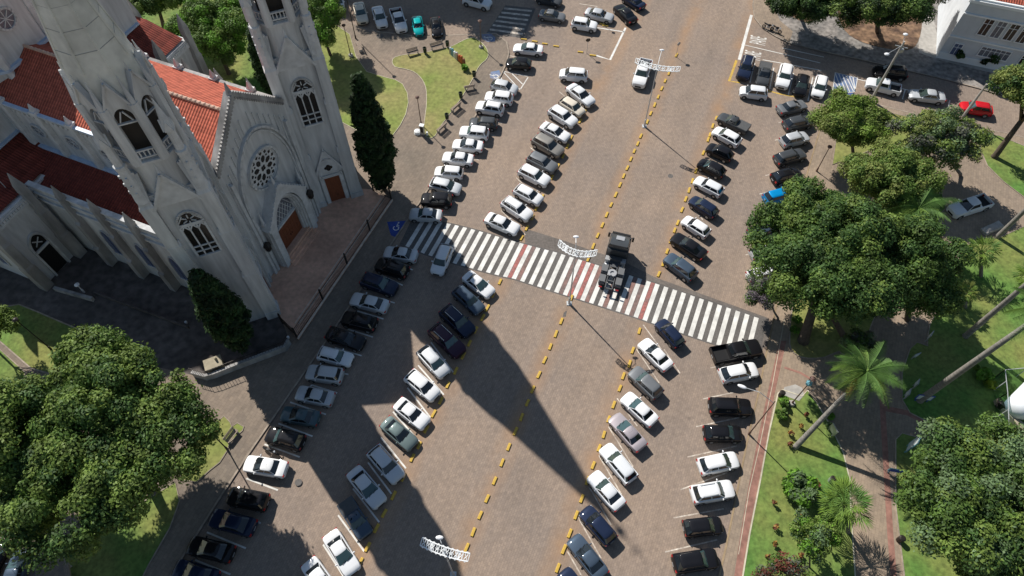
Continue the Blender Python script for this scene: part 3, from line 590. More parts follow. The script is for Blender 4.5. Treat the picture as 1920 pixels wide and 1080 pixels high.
TA = make_tower('l'); TA.location = (0, 4.17, 0); TA.rotation_euler = (0, 0, R(45)); 
# the right tower is the mirror image: same parts, its door on the face that looks back at the terrace
TB = make_tower('l'); TB.location = (18.5, 4.17, 0); TB.rotation_euler = (0, 0, R(-45))
X = Vector((1, 0, 0)); Y = Vector((0, 1, 0)); Z = Vector((0, 0, 1)); NY = -Y
def fp(u, z, d=0.): return Vector((u, WB - d, z))
UC = 9.2
# facade wall with its sloping parapet
b = MB(); b.ext([fp(3.4, 0), fp(15.2, 0), fp(15.2, 17.3), (UC, WB, 22.9), fp(3.4, 17.3)], Y * .7)
fac = b.build('facade', 'plaster', church)
b = MB()
for s in (-1, 1):
    a = Vector((UC + s * 5.5, WB + .3, 17.45)); c = Vector((UC, WB + .3, 22.85))
    b_beam(b, a, c, NY, .34, .95, 0)
    for i in range(22):
        p = a.lerp(c, (i + .5) / 22); b.box(p + Z * .28 + NY * .35, (.2, .2, .26)); b.box(p - Z * .36 + NY * .42, (.18, .12, .22))
b.cone((UC, WB + .3, 22.8), (UC, WB + .3, 24.1), .3, .05, 6); b.build('gable_coping', 'plaster_aged', fac)
b = MB()                                                         # slim vertical ribs above the great arch
for i in range(-8, 9):
    u = UC + i * .62
    if abs(i) < 1: continue
    top = 22.0 - abs(u - UC) * 1.0 - 1.2; r = max(0, 1 - ((u - UC) / 4.45) ** 2); bot = 11.0 + 7.4 * r ** .5 if abs(i) < 8 else 8
    if top > bot: b_beam(b, fp(u, bot, .06), fp(u, top, .06), NY, .09, .14, 0)
for s in (-1, 1):
    for k, (du, z1) in enumerate(((4.75, 15.5), (4.25, 8.5))): b_beam(b, fp(UC + s * du, .3, .2), fp(UC + s * du, z1, .2), NY, .32, .4, 0)
    b.cone(fp(UC + s * 4.25, 8.4, .2), fp(UC + s * 4.25, 10.6, .2), .26, .03, 5); b.cone(fp(UC + s * 3.5, 8.2, .45), fp(UC + s * 3.5, 10.2, .45), .22, .03, 5); b_beam(b, fp(UC + s * 3.5, .3, .45), fp(UC + s * 3.5, 8.2, .45), NY, .4, .5, 0)
b.build('wall_ribs', 'plaster_trim', fac)
b = MB(); ga = [(x, z) for x, z in arch(8.7, 18.2, 12, 10.0)]
ringp(b, ga, .22, (UC, WB, 0), X, .02, .34, 0, False); ringp(b, [(x * .93, z * .975) for x, z in ga], .16, (UC, WB, 0), X, .02, .2, 0, False)
b.build('great_arch', 'plaster_trim', fac)
# rose window
b = MB(); rc = Vector((9.05, WB, 13.25)); RR = 2.2
def circ(r, n=24, c=(0, 0)): return [(c[0] + r * math.cos(2 * math.pi * i / n), c[1] + r * math.sin(2 * math.pi * i / n)) for i in range(n)]
panel(b, circ(RR), rc, X, .0, .05, 0); ringp(b, circ(RR + .1), .24, rc, X, .02, .3, 0); ringp(b, circ(RR - .12), .1, rc, X, .02, .16, 0)
rose = b.build('rose_window', 'plaster_trim', fac)
b = MB()
for k in range(8):
    a = k * math.pi / 4 + math.pi / 8; panel(b, [(math.cos(a) * (1.02 + dx) - math.sin(a) * dy, math.sin(a) * (1.02 + dx) + math.cos(a) * dy) for dx, dy in ((-.42, 0), (-.2, -.24), (.12, -.3), (.36, -.12), (.4, 0), (.36, .12), (.12, .3), (-.2, .24))], rc, X, .05, .07)
for k in range(16):
    a = k * math.pi / 8 + math.pi / 16
    for q in range(4): a2 = q * math.pi / 2 + a; panel(b, circ(.1, 6, (math.cos(a) * 1.76 + math.cos(a2) * .11, math.sin(a) * 1.76 + math.sin(a2) * .11)), rc, X, .05, .07)
for q in range(4): a2 = q * math.pi / 2 + math.pi / 4; panel(b, circ(.17, 8, (math.cos(a2) * .2, math.sin(a2) * .2)), rc, X, .05, .07)
for k in range(8):
    a = k * math.pi / 4; panel(b, circ(.13, 6, (math.cos(a) * 1.42, math.sin(a) * 1.42)), rc, X, .05, .07)
b.build('rose_glass', 'dark_glass', rose)
# portal: projecting gabled porch with jambs, tympanum window and the double door
pd = 1.15; pu = 8.45 + .75
b = MB()
hd = arch(5.0, 9.4, 8, 5.2)
for i in range(len(hd) - 1):
    (x0, z0), (x1, z1) = hd[i], hd[i + 1]
    if abs(x1 - x0) < 1e-4: continue
    ztop = lambda x: 11.3 - abs(x) * 1.12
    panel(b, [(x0, z0), (x1, z1), (x1, ztop(x1)), (x0, ztop(x0))], (pu - .35, WB, 0), X, 0, pd)
for s in (-1, 1): panel(b, [(s * 2.5, .4), (s * 3.25, .4), (s * 3.25, 7.7), (s * 2.5, 8.6)] if s > 0 else [(s * 3.25, .4), (s * 2.5, .4), (s * 2.5, 8.6), (s * 3.25, 7.7)], (pu - .35, WB, 0), X, 0, pd)
po = Vector((pu - .35, WB, 0))
for s in (-1, 1): b_beam(b, po + X * s * 3.5 + Z * 7.3 + NY * (pd * .5), po + Z * 11.35 + NY * (pd * .5), NY, .26, pd + .35, 0)
for k, (w, dd) in enumerate(((4.7, .85), (4.35, .6), (4.0, .35))): ringp(b, [(x, z + .4) for x, z in arch(w, 8.7 - k * .25, 8, 4.6)], .2, po, X, dd - .2, dd + .1, 0, False)
b.cone(po + Z * 11.3 + NY * .8, po + Z * 12.6 + NY * .8, .22, .03, 6)
for i in range(10):
    for s in (-1, 1): p = (po + X * s * 3.5 + Z * 7.55).lerp(po + Z * 11.6, i / 10) + NY * (pd + .1); b.box(p, (.16, .16, .2))
portal = b.build('portal', 'plaster_trim', church)
b = MB(); panel(b, [(-1.85, 1.3), (1.85, 1.3), (1.85, 4.95), (-1.85, 4.95)], po, X, .02, .12)
for x in (-1.4, -.95, -.5, 0, .5, .95, 1.4): b_beam(b, po + X * x + Z * 1.35 + NY * .12, po + X * x + Z * 4.9 + NY * .12, NY, .05, .05, 0)
for z in (2.2, 3.1, 4.0): b_beam(b, po - X * 1.8 + Z * z + NY * .12, po + X * 1.8 + Z * z + NY * .12, NY, .05, .04, 0)
dr = b.build('door', 'door_wood', portal); 
for x in (-.15, .15): b = MB(); b.cone(po + X * x + Z * 2.6 + NY * .15, po + X * x + Z * 2.6 + NY * .25, .06, .06, 6); b.build('handle', 'iron', dr)
b = MB(); ap = [(x, z + 5.2) for x, z in arch(3.7, 3.7, 8, .8)]; panel(b, ap, po, X, .02, .06, 0)
for i in range(-4, 5):
    for s in (-1, 1):
        a = Vector((i * .55, 5.2)); c = a + Vector((s * 1.9, 3.4)); n_ = 8
        for k in range(n_):
            p0 = a.lerp(c, k / n_); p1 = a.lerp(c, (k + 1) / n_)
            if all(abs(p.x) < 1.75 - max(0, p.y - 6.2) * .62 and p.y < 8.7 for p in (p0, p1)): b_beam(b, po + X * p0.x + Z * p0.y + NY * .09, po + X * p1.x + Z * p1.y + NY * .09, NY, .07, .07, 1)
ringp(b, ap, .16, po, X, .02, .2, 1); b_beam(b, po - X * 1.9 + Z * 5.08 + NY * .15, po + X * 1.9 + Z * 5.08 + NY * .15, NY, .26, .3, 1)
b.build('window', ['grey_glass', 'plaster_trim'], portal)
b = MB()
for i in range(4): b.box((po.x, WB - .5 - i * .36, .45 + (1.25 - .0) / 2 - .15 - i * .14), (5.0 + i * .2, .72 if i == 0 else .36, 1.0 - i * .26))
b.build('step', 'terrace_tile', portal)
for du in (-4.1, 4.1):                                           # wall lanterns beside the portal
    b = MB(); c = po + X * du + NY * (.9 if du > 0 else .6) + Z * 5.2
    b.beam(c - NY * .7 + Z * .5, c + Z * .6, .08); b.loft([[c + Vector((r * math.cos(k * math.pi / 3), r * math.sin(k * math.pi / 3), z)) for k in range(6)] for r, z in ((.12, -.7), (.36, -.3), (.42, .35), (.5, .4), (.1, .85))]); b.build('wall_lantern', 'iron', church)
# ---- nave, aisles, transept, crossing lantern
def roof(name, pts, m, parent, thick=.18):
    """one plane of tiles, uv runs along the eave and up the slope (metres)"""
    pts = [Vector(p) for p in pts]; me = bpy.data.meshes.new(name); n = (pts[1] - pts[0]).cross(pts[2] - pts[0]).normalized()
    if n.z < 0: pts = pts[::-1]; n = -n
    low = [p - n * thick for p in pts]; k = len(pts)
    me.from_pydata([tuple(p) for p in pts + low], [], [tuple(range(k)), tuple(range(k, 2 * k))[::-1]] + [(i, k + i, k + (i + 1) % k, (i + 1) % k) for i in range(k)])
    e = Vector((n.y, -n.x, 0)).normalized() if abs(n.z) < .999 else X; v = n.cross(e)
    uv = me.uv_layers.new()
    for l in me.loops: co = me.vertices[l.vertex_index].co; uv.data[l.index].uv = (co.dot(e), co.dot(v))
    me.materials.append(M[m]); o = bpy.data.objects.new(name, me); S.collection.objects.link(o); o.parent = parent; return o
NU0, NU1, ZE, ZR = 4.0, 14.5, 17.3, 20.1
W1, W2 = 32.0, 42.0; WT = 37.0
nave = MB(); nave.box(((NU0 + NU1) / 2, (4.3 + W1) / 2, 8.6), (NU1 - NU0, W1 - 4.3, 17.2)); nave.box((UC, WT + 11, 8.6), (NU1 - NU0, 12, 17.2)); nav = nave.build('nave_wall', 'plaster', church)
roof('nave_roof', [(NU0 - .3, 4.35, ZE), (UC, 4.35, ZR), (UC, 33, ZR), (NU0 - .3, 33, ZE)], 'clay_tiles', church)
roof('nave_roof', [(NU1 + .3, 4.35, ZE), (UC, 4.35, ZR), (UC, 33, ZR), (NU1 + .3, 33, ZE)], 'clay_tiles', church)
b = MB(); b.tube([(UC, 4.35, ZR + .05), (UC, 31, ZR + .05)], .16, 6)
for i in range(50): b.sphere((UC, 4.6 + i * .53, ZR + .12), .17, 5, 4)
b.build('roof_ridge', 'ridge_tile', church)
for u, s in ((NU0, -1), (NU1, 1)):
    b = MB(); b.box((u + s * .3, (4.35 + W1) / 2, ZE - .02), (.42, W1 - 4.35, .22)); b.build('gutter', 'gutter' if s < 0 else 'plaster_aged', nav)
    b = MB(); b.box((u + s * .1, (4.35 + W1) / 2, ZE - .5), (.2, W1 - 4.35, .5))
    for i in range(44): b.box((u + s * .16, 5 + i * .62, ZE - .95), (.16, .26, .45))
    for w in (7.5, 12, 16.5, 21, 25.5, 30): b.box((u + s * .25, w, ZE - 3), (.5, .55, 6)); b.box((u + s * .28, w, ZE + .15), (.75, .75, .5)); b.cone((u + s * .28, w, ZE + .4), (u + s * .28, w, ZE + 1.3), .34, .05, 4)
    b.build('cornice', 'plaster_trim', nav)
    for w in (9.8, 14.2, 18.7, 23.2, 27.8):                        # round clerestory windows
        b = MB(); o = Vector((u, w, 13.9)); ax = Y * s; panel(b, circ(.8, 16), o, ax, .01, .05, 0); ringp(b, circ(.85, 16), .16, o, ax, .02, .2, 1)
        for q in range(3): a = q * math.pi / 3; b_beam(b, o + Vector((s * .07, -.7 * math.cos(a), .7 * math.sin(a))), o + Vector((s * .07, .7 * math.cos(a), -.7 * math.sin(a))), X * s, .07, .05, 1)
        b.build('window', ['grey_glass', 'plaster_trim'], nav)
for s, ui, uo in ((-1, NU0, -1.0), (1, NU1, 19.5)):
    a = MB(); a.box(((ui + uo) / 2, (6.5 + 27) / 2, 4.9), (abs(ui - uo), 20.5, 9.8)); a.box((uo - s * .18, (6.5 + 27) / 2, 10.3), (.36, 20.5, 1.6)); a.box((uo - s * .15, 16.75, 11.12), (.6, 20.5, .16))
    al = a.build('aisle_wall', 'plaster', church)
    roof('aisle_roof', [(ui, 5.0, 11.2), (ui, 34, 11.2), (uo - s * .35, 28.3, 9.95), (uo - s * .35, 5.0, 9.95)], 'clay_tiles_aged', church)
    b = MB(); b.box((ui + s * .22, (7 + 31.8) / 2, 11.25), (.45, 24.8, .22)); b.build('gutter', 'gutter', al); b = MB(); b.box((uo - s * .5, (8 + 26.5) / 2, 10.15), (.3, 18.5, .16)); b.build('gutter', 'gutter', al)
    for w in (8.6, 13.0, 17.4, 21.9):
        b = MB()
        for d0, z0, z1, ww in ((1.0, 0, 3.4, .78), (.78, 3.4, 7.5, .68), (.55, 7.5, 10.6, .6)): b.box((uo + s * d0 / 2, w, (z0 + z1) / 2), (d0, ww, z1 - z0)); b.loft([[(uo + s * e, w + f * ww / 2, z1) for e, f in ((0, -1), (d0, -1), (d0, 1), (0, 1))], [(uo + s * e, w + f * ww / 2, z1 + .5) for e, f in ((0, -1), (.3, -1), (.3, 1), (0, 1))]])
        b.box((uo + s * .2, w, 11.0), (.62, .62, 1.2)); b.loft([[(uo + s * .2 + x * r, w + y * r, z) for x, y in ((-1, -1), (1, -1), (1, 1), (-1, 1))] for r, z in ((.36, 11.6), (.3, 11.8), (.03, 13.3))])
        b.build('buttress', 'plaster_aged', al)
    for w in (10.8, 15.2, 19.8):
        b = MB(); o = Vector((uo, w, 2.4)); ax = Y * s; ap = arch(1.5, 4.3, 8, 2.3); panel(b, ap, o, ax, .01, .06, 0); ringp(b, ap, .13, o, ax, .02, .14, 1); b_beam(b, o + Vector((s * .08, 0, .1)), o + Vector((s * .08, 0, 4)), X * s, .07, .05, 0); b.build('window', ['blue_glass', 'plaster_trim'], al)
    b = MB(); b.box((uo + s * .1, 16.75, 8.9), (.22, 20.5, .3)); b.box((uo + s * .08, 16.75, 10.0), (.18, 20.5, .2)); b.build('string_course', 'plaster_trim', al)
# transept: low outer part and high inner arm on both sides, with side door
for s, ui, uo in ((-1, NU0, -7.0), (1, NU1, 25.5)):
    b = MB(); b.box(((ui + uo) / 2, WT, 5.2), (abs(ui - uo), 20.4, 10.4)); b.box(((ui + uo) / 2, WT, 10.15), (abs(ui - uo), 20.6, .3)); tr = b.build('transept_wall', 'plaster', church)
    um = ui + (uo - ui) * (.42 if s < 0 else .86)
    dz = 0 if s < 0 else 5.0; b = MB(); b.box(((ui + um) / 2 - s * .2, WT, 8.6 + dz / 2), (abs(ui - um) + .4, W2 - W1, 17.2 + dz)); b.build('clerestory_wall', 'plaster', tr); ZE_, ZR_ = ZE + dz, ZR + dz
    roof('transept_roof', [(ui - s * 1, W1 - .3, ZE_), (um + s * .3, W1 - .3, ZE_), (um + s * .3, WT, ZR_), (ui - s * 4.5, WT, ZR_)], 'clay_tiles_aged' if s < 0 else 'clay_tiles', church)
    roof('transept_roof', [(ui - s * 1, W2 + .3, ZE_), (um + s * .3, W2 + .3, ZE_), (um + s * .3, WT, ZR_), (ui - s * 4.5, WT, ZR_)], 'clay_tiles', church)
    b = MB(); b.ext([(um + s * .05, W1 - .3, ZE_ - .1), (um + s * .05, W2 + .3, ZE_ - .1), (um + s * .05, WT, ZR_ + .6)], X * s * .4); b.build('transept_gable', 'plaster', tr)
    roof('aisle_roof', [(ui, W1, 12.2), (um, W1, 12.2), (uo - s * .4, W1, 12.0), (uo - s * .4, 27.2, 10.6), (ui, 27.2, 10.6)], 'clay_tiles_aged', church)
    roof('aisle_roof', [(um, W1, 12.2), (um, W2, 12.2), (uo - s * .4, W2, 12.0), (uo - s * .4, W1, 12.0)], 'clay_tiles_aged', church)
    for w0 in (26.75, 47.25): b = MB(); b.box(((ui + uo) / 2, w0, 9.6), (abs(ui - uo) - .6, .35, .3)); [b.box((uo + (ui - uo) * (.03 + i * .03), w0, 9.85), (.26, .3, .5)) for i in range(30)]; b.build('parapet_teeth', 'plaster_trim', tr)
    for (u, w) in ((uo, 26.6), (uo + (ui - uo) * .46, 26.3), (uo, 34), (uo, 41), (uo, 47.4)):
        b = MB()
        for d0, z0, z1 in ((1.15, 0, 4), (.95, 4, 8), (.75, 8, 11.2)): b.box((u, w, (z0 + z1) / 2), (d0, d0, z1 - z0)); b.loft([[(u + x * d0 / 2, w + y * d0 / 2, z1) for x, y in ((-1, -1), (1, -1), (1, 1), (-1, 1))], [(u + x * d0 * .36, w + y * d0 * .36, z1 + .5) for x, y in ((-1, -1), (1, -1), (1, 1), (-1, 1))]])
        b.loft([[(u + x * r, w + y * r, z) for x, y in ((-1, -1), (1, -1), (1, 1), (-1, 1))] for r, z in ((.42, 11.2), (.38, 12.2), (.03, 14))])
        b.build('buttress', 'plaster_aged', tr)
    o = Vector((uo + (ui - uo) * .24, 26.8, 0)); b = MB(); panel(b, [(-.85, .2), (.85, .2), (.85, 4.0), (-.85, 4.0)], o, X, .0, .05); b.build('door', 'black_plastic', tr)
    b = MB(); ap = [(x, z + 4.4) for x, z in arch(1.7, 1.8, 6, .5)]; panel(b, ap, o, X, 0, .05, 0); ringp(b, [(x, z + .2) for x, z in arch(2.1, 6.3, 8, 4.3)], .22, o, X, .02, .3, 1, False); b_beam(b, o - X * .9 + Z * 4.2 + NY * .1, o + X * .9 + Z * 4.2 + NY * .1, NY, .3, .2, 1)
    for q in range(4): a = q * math.pi / 2 + .78; b_beam(b, o + NY * .08 + Z * 5.2, o + NY * .08 + Z * 5.2 + (X * math.cos(a) + Z * math.sin(a)) * .6, NY, .1, .08, 1)
    b.build('window', ['dark_glass', 'plaster_trim'], tr)
    o = Vector(((ui + um) / 2, W1, 14.6)); b = MB(); panel(b, circ(1.0, 18), o, X, .01, .05, 0); ringp(b, circ(1.1, 18), .2, o, X, .02, .22, 1)
    for q in range(8): a = q * math.pi / 4; b_beam(b, o + NY * .08, o + NY * .08 + (X * math.cos(a) + Z * math.sin(a)) * .95, NY, .08, .08, 1)
    b.build('window', ['dark_glass', 'plaster_trim'], tr)
    b = MB(); b.box(((ui + um) / 2 - s * .2, W1 - .2, 12.4), (abs(ui - um), .4, .2)); b.build('gutter', 'gutter', tr)
    for w in (30.6, 37.5, 44.2):
        b = MB(); o = Vector((uo, w, 2.4)); ax = Y * s; ap = arch(1.1, 5.2, 8, 3.3); panel(b, ap, o, ax, .01, .06, 0); ringp(b, ap, .13, o, ax, .02, .14, 1); b.build('window', ['blue_glass', 'plaster_trim'], tr)
# octagonal lantern over the crossing
LC = Vector((UC, WT, 0)); b = MB(); b.loft([[LC + v for v in oct_ring(r, z)] for r, z in ((7.6, 16), (7.6, 26.5), (7.9, 26.6), (7.9, 27.1), (7.6, 27.2))]); ln = b.build('lantern', 'plaster', church)
for k in range(8):
    a = k * math.pi / 4; n = Vector((math.cos(a), math.sin(a), 0)); ax = Vector((-n.y, n.x, 0)); o = LC + n * (7.6 * math.cos(math.pi / 8)) + Z * 23.3; b = MB(); panel(b, circ(.95, 16), o, ax, .0, .05, 0); ringp(b, circ(1.05, 16), .2, o, ax, .02, .2, 1)
    for q in range(4): a2 = q * math.pi / 4; b_beam(b, o + n * .08 - (ax * math.cos(a2) + Z * math.sin(a2)) * .9, o + n * .08 + (ax * math.cos(a2) + Z * math.sin(a2)) * .9, n, .07, .08, 1)
    b.build('window', ['grey_glass', 'plaster_trim'], ln)
    v = Vector((math.cos(a + math.pi / 8), math.sin(a + math.pi / 8), 0)); b = MB(); b.cone(LC + v * 7.6 + Z * 16, LC + v * 7.6 + Z * 27.6, .42, .4, 6); b.cone(LC + v * 7.6 + Z * 27.6, LC + v * 7.6 + Z * 29.6, .4, .04, 6); b.build('pilaster', 'plaster_trim', ln)
b = MB(); b.loft([[LC + v for v in oct_ring(8.05, 19.2)], [LC + v for v in oct_ring(8.05, 19.5)]]); b.build('gutter', 'gutter', ln)
for k in range(8):
    v0 = oct_ring(7.7, 27.15)[k] + LC; v1 = oct_ring(7.7, 27.15)[(k + 1) % 8] + LC; roof('lantern_roof', [v0, v1, LC + Z * 31.5], 'clay_tiles', ln)
# thin lightning rod on the aisle roof
b = MB(); b.cone((-2.2, 28.6, 10.8), (-2.2, 28.6, 13.5), .05, .03, 5); b.build('lightning_rod', 'galv', church)
# ------------------------------------------------------------------ vehicles
def paint(name, col, metal=.0, rough=.32):
    m = mat('paint_' + name, col, .5, metal * .5, coat=.7, spec=.04); return m
PC = {}
for n, c, me in (('white', (.74, .75, .76), 0), ('pearl', (.68, .70, .72), .1), ('cream', (.66, .60, .50), .1), ('silver', (.46, .48, .50), .45), ('light_silver', (.55, .57, .59), .4), ('grey', (.16, .17, .18), .5), ('dark_grey', (.06, .065, .07), .4),
                 ('black', (.010, .010, .012), .1), ('dark_blue', (.014, .022, .05), .3), ('slate', (.055, .08, .115), .4), ('teal_grey', (.06, .10, .115), .4), ('purple', (.035, .012, .03), .3), ('red', (.50, .012, .02), .1),
                 ('turquoise', (.0, .33, .34), .1), ('sky_blue', (.0, .22, .50), .2), ('beige_grey', (.24, .23, .21), .45), ('mauve', (.34, .31, .33), .45), ('ash_green', (.12, .16, .16), .4)): PC[n] = paint(n, c, me)
TY = dict(
 sedan=dict(L=4.45, W=1.74, H=1.44, zh=.93, zb=.98, zt=1.02, a=.98, b=.30, c=-.95, d=-1.62),
 compact=dict(L=3.85, W=1.66, H=1.48, zh=.95, zb=1.0, zt=1.0, a=1.02, b=.42, c=-1.35, d=-1.78),
 suv=dict(L=4.3, W=1.80, H=1.66, zh=1.08, zb=1.12, zt=1.12, a=1.0, b=.45, c=-1.58, d=-1.98),
 wagon=dict(L=4.2, W=1.68, H=1.45, zh=.92, zb=.97, zt=.97, a=.95, b=.38, c=-1.62, d=-1.98),
 minivan=dict(L=4.0, W=1.70, H=1.68, zh=1.08, zb=1.1, zt=1.1, a=1.25, b=.62, c=-1.45, d=-1.86),
 coupe=dict(L=4.0, W=1.56, H=1.46, zh=.92, zb=1.0, zt=.95, a=.85, b=.42, c=-.85, d=-1.5),
 pickup=dict(L=5.1, W=1.86, H=1.76, zh=1.14, zb=1.16, zt=1.12, a=1.25, b=.62, c=-.62, d=-.86, bed=1),
 ute=dict(L=4.4, W=1.68, H=1.52, zh=.95, zb=1.0, zt=1.02, a=1.05, b=.45, c=-.42, d=-.62, bed=2))
def ring_body(x, w, z0, z1, crown=.04, tuck=.06):
    hw = w / 2
    return [Vector((x, y, z)) for y, z in ((-hw * .82, z0), (-hw, z0 + .14), (-hw, (z0 + z1) * .52), (-hw * .985, z1 - .13), (-hw * .93, z1 - .03), (-hw * .6, z1 + crown * .6), (0, z1 + crown),
        (hw * .6, z1 + crown * .6), (hw * .93, z1 - .03), (hw * .985, z1 - .13), (hw, (z0 + z1) * .52), (hw, z0 + .14), (hw * .82, z0))]
PROTO = {}
VAR = {}
mat('car_glass_sky_green', (.035, .055, .05), .12, spec=.9)  # lighter grey-green, bright reflection painted into the glass colour
mat('grey_steel', (.10, .105, .11), .5, .3); mat('grey_plastic', (.13, .135, .14), .5)
mat('dark_cover', (.075, .078, .08), .7, var=.1, scale=3)
def car_proto(kind, rails=False, v=0):
    t = dict(TY[kind])
    if v:
        g_ = random.Random(kind + str(v)); 
        for q_ in 'abcd': t[q_] += g_.uniform(-.1, .1)
        t['d'] = min(t['d'], t['c'] - .12); t['a'] = max(t['a'], t['b'] + .4); t['H'] += g_.uniform(-.05, .06); t['zh'] += g_.uniform(-.04, .04); t['zt'] += g_.uniform(-.03, .05)
    L, Wd, Hh = t['L'], t['W'], t['H']; hl = L / 2; bed = t.get('bed', 0)
    root = thing('parked_car', 'x', 'car'); b = MB(); a_, b_, c_, d_ = t['a'], t['b'], t['c'], t['d']; zh, zb, zt = t['zh'], t['zb'], t['zt']
    beetle = kind == 'coupe'
    st_ = [(hl, .60, .34, .62), (hl - .05, .78, .27, zh - .22), (hl - .22, .93, .22, zh - .10), (hl - .5, .99, .2, zh - .035), (a_ + .05, 1.0, .2, zh + .02), (a_ - .25, 1.0, .2, zb)]
    if beetle: st_ = [(hl, .45, .34, .6), (hl - .08, .62, .27, zh - .25), (hl - .4, .86, .22, zh - .06), (a_ + .1, .98, .2, zh + .02), (a_ - .2, 1.0, .2, zb)]
    if bed: st_ += [(d_ - .02, 1.0, .22, zb)]
    else:
        st_ += [(d_ + .35, 1.0, .2, zb), (d_ - .02, .99, .22, zt)]
        if hl + d_ > .4: st_ += [(-hl + .28, .95, .24, zt - .03)]
        st_ += [(-hl + .1, .88, .27, zt - .09), (-hl + .02, .78, .3, zt - .22), (-hl, .68, .4, .62)]
    st_.sort(key=lambda r: -r[0])
    b.loft([ring_body(x, Wd * k, z0, z1, .05 if x > a_ or x < d_ else .0) for x, k, z0, z1 in st_])
    # cabin: painted pillars and roof
    def rr(x0, x1, w0, w1, z):   # rounded rectangle loop
        return [Vector(p) for p in ((x1 + .1, -w1 / 2, z), (x0 - .1, -w0 / 2, z), (x0, -w0 / 2 + .14, z), (x0 + .03, 0, z), (x0, w0 / 2 - .14, z), (x0 - .1, w0 / 2, z), (x1 + .1, w1 / 2, z), (x1, w1 / 2 - .14, z), (x1 - .03, 0, z), (x1, -w1 / 2 + .14, z))]
    wb, wr = Wd * .92, Wd * (.72 if not beetle else .66); zc = zb - .06
    lo = rr(a_, d_, wb * .95, wb * .93, zc); hi = rr(b_, c_, wr * .95, wr * .93, Hh - .07); hi2 = rr(b_ - .14, c_ + .14, wr * .82, wr * .8, Hh - .015); hi3 = rr(b_ - .45, c_ + .45, wr * .4, wr * .4, Hh)
    b.loft([lo, hi, hi2, hi3])
    if bed:                          # load bed: open box or soft cover
        x0, x1 = d_ - .02, -hl; zf = .72 if bed == 1 else zt - .03
        b.loft([[Vector((x0, y, z)) for y, z in ((-Wd * .5, .3), (-Wd * .5, zt - .1), (-Wd * .48, zt), (-Wd * .44, zt), (-Wd * .44, zf), (Wd * .44, zf), (Wd * .44, zt), (Wd * .48, zt), (Wd * .5, zt - .1), (Wd * .5, .3))],
                [Vector((x1, y, z)) for y, z in ((-Wd * .5, .4), (-Wd * .5, zt - .1), (-Wd * .48, zt), (-Wd * .44, zt), (-Wd * .44, zf), (Wd * .44, zf), (Wd * .44, zt), (Wd * .48, zt), (Wd * .5, zt - .1), (Wd * .5, .4))]])
        b.box((x1 + .04, 0, zt - .2), (.08, Wd * .94, .4)); b.box((x0 - .03, 0, zt - .2), (.08, Wd * .92, .44))
    body = b.build('body', 'paint_white', root, smooth=False)
    body.material_slots[0].link = 'OBJECT'; body.material_slots[0].material = PC['white']
    me = body.data; me.polygons.foreach_set('use_smooth', [True] * len(me.polygons))
    me.set_sharp_from_angle(angle=R(38))
    def pane(name, q, m='car_glass', push=.012):
        q = [Vector(p) for p in q]; n = (q[1] - q[0]).cross(q[2] - q[0]).normalized(); c = sum(q, Vector()) / 4
        if n.dot(c - Vector((0, 0, .7))) < 0: n = -n
        g = MB(); k = len(q); g.loft([[p - n * .03 for p in q], [p + n * push for p in q]]); return g.build(name, m, root)
    def bil(p00, p10, p01, p11, u, v): return p00.lerp(p10, u).lerp(p01.lerp(p11, u), v)
    zc2, zt2 = zc, Hh - .07
    def lerpq(A, B_, C_, D_, u0, u1, v0, v1): return [bil(A, B_, C_, D_, u0, v0), bil(A, B_, C_, D_, u1, v0), bil(A, B_, C_, D_, u1, v1), bil(A, B_, C_, D_, u0, v1)]
    def glass(name, ids, v0, v1, k):
        A_, B_ = [lo[i].lerp(hi[i], v0) for i in ids], [lo[i].lerp(hi[i], v1) for i in ids]; nx = Vector((k * (zt2 - zc2), 0, abs(a_ - b_ if k > 0 else c_ - d_))).normalized()
        ins = .02; A_[0].y += ins; B_[0].y += ins; A_[-1].y -= ins; B_[-1].y -= ins
        g = MB(); n_ = len(ids); g.add([p + nx * .022 for p in A_ + B_], [(i, i + 1, n_ + i + 1, n_ + i) for i in range(n_ - 1)]); go = g.build(name, 'car_glass', root); go.material_slots[0].link = 'OBJECT'; go.material_slots[0].material = M['car_glass']; return go
    glass('windshield', (1, 2, 3, 4, 5), .06, 1.0, 1)
    glass('rear_window', (0, 9, 8, 7, 6), .12 if not bed else .2, .97, -1)
    for s in (-1, 1):
        A = Vector((a_ - .1, s * wb * .475, zc2)); B_ = Vector((d_ + .1, s * wb * .465, zc2)); C_ = Vector((b_ - .1, s * wr * .475, zt2)); D_ = Vector((c_ + .1, s * wr * .465, zt2))
        mid = .47 if not bed else .52
        if bed: pane('side_window', lerpq(A, B_, C_, D_, .08, .92, .2, .94))
        else: pane('side_window', lerpq(A, B_, C_, D_, .06, mid - .02, .2, .94)); pane('side_window', lerpq(A, B_, C_, D_, mid + .02, .93, .22, .93))
    # wheels
    wx = (hl - .78, -hl + .76); rw = .31 if kind not in ('suv', 'pickup') else .36
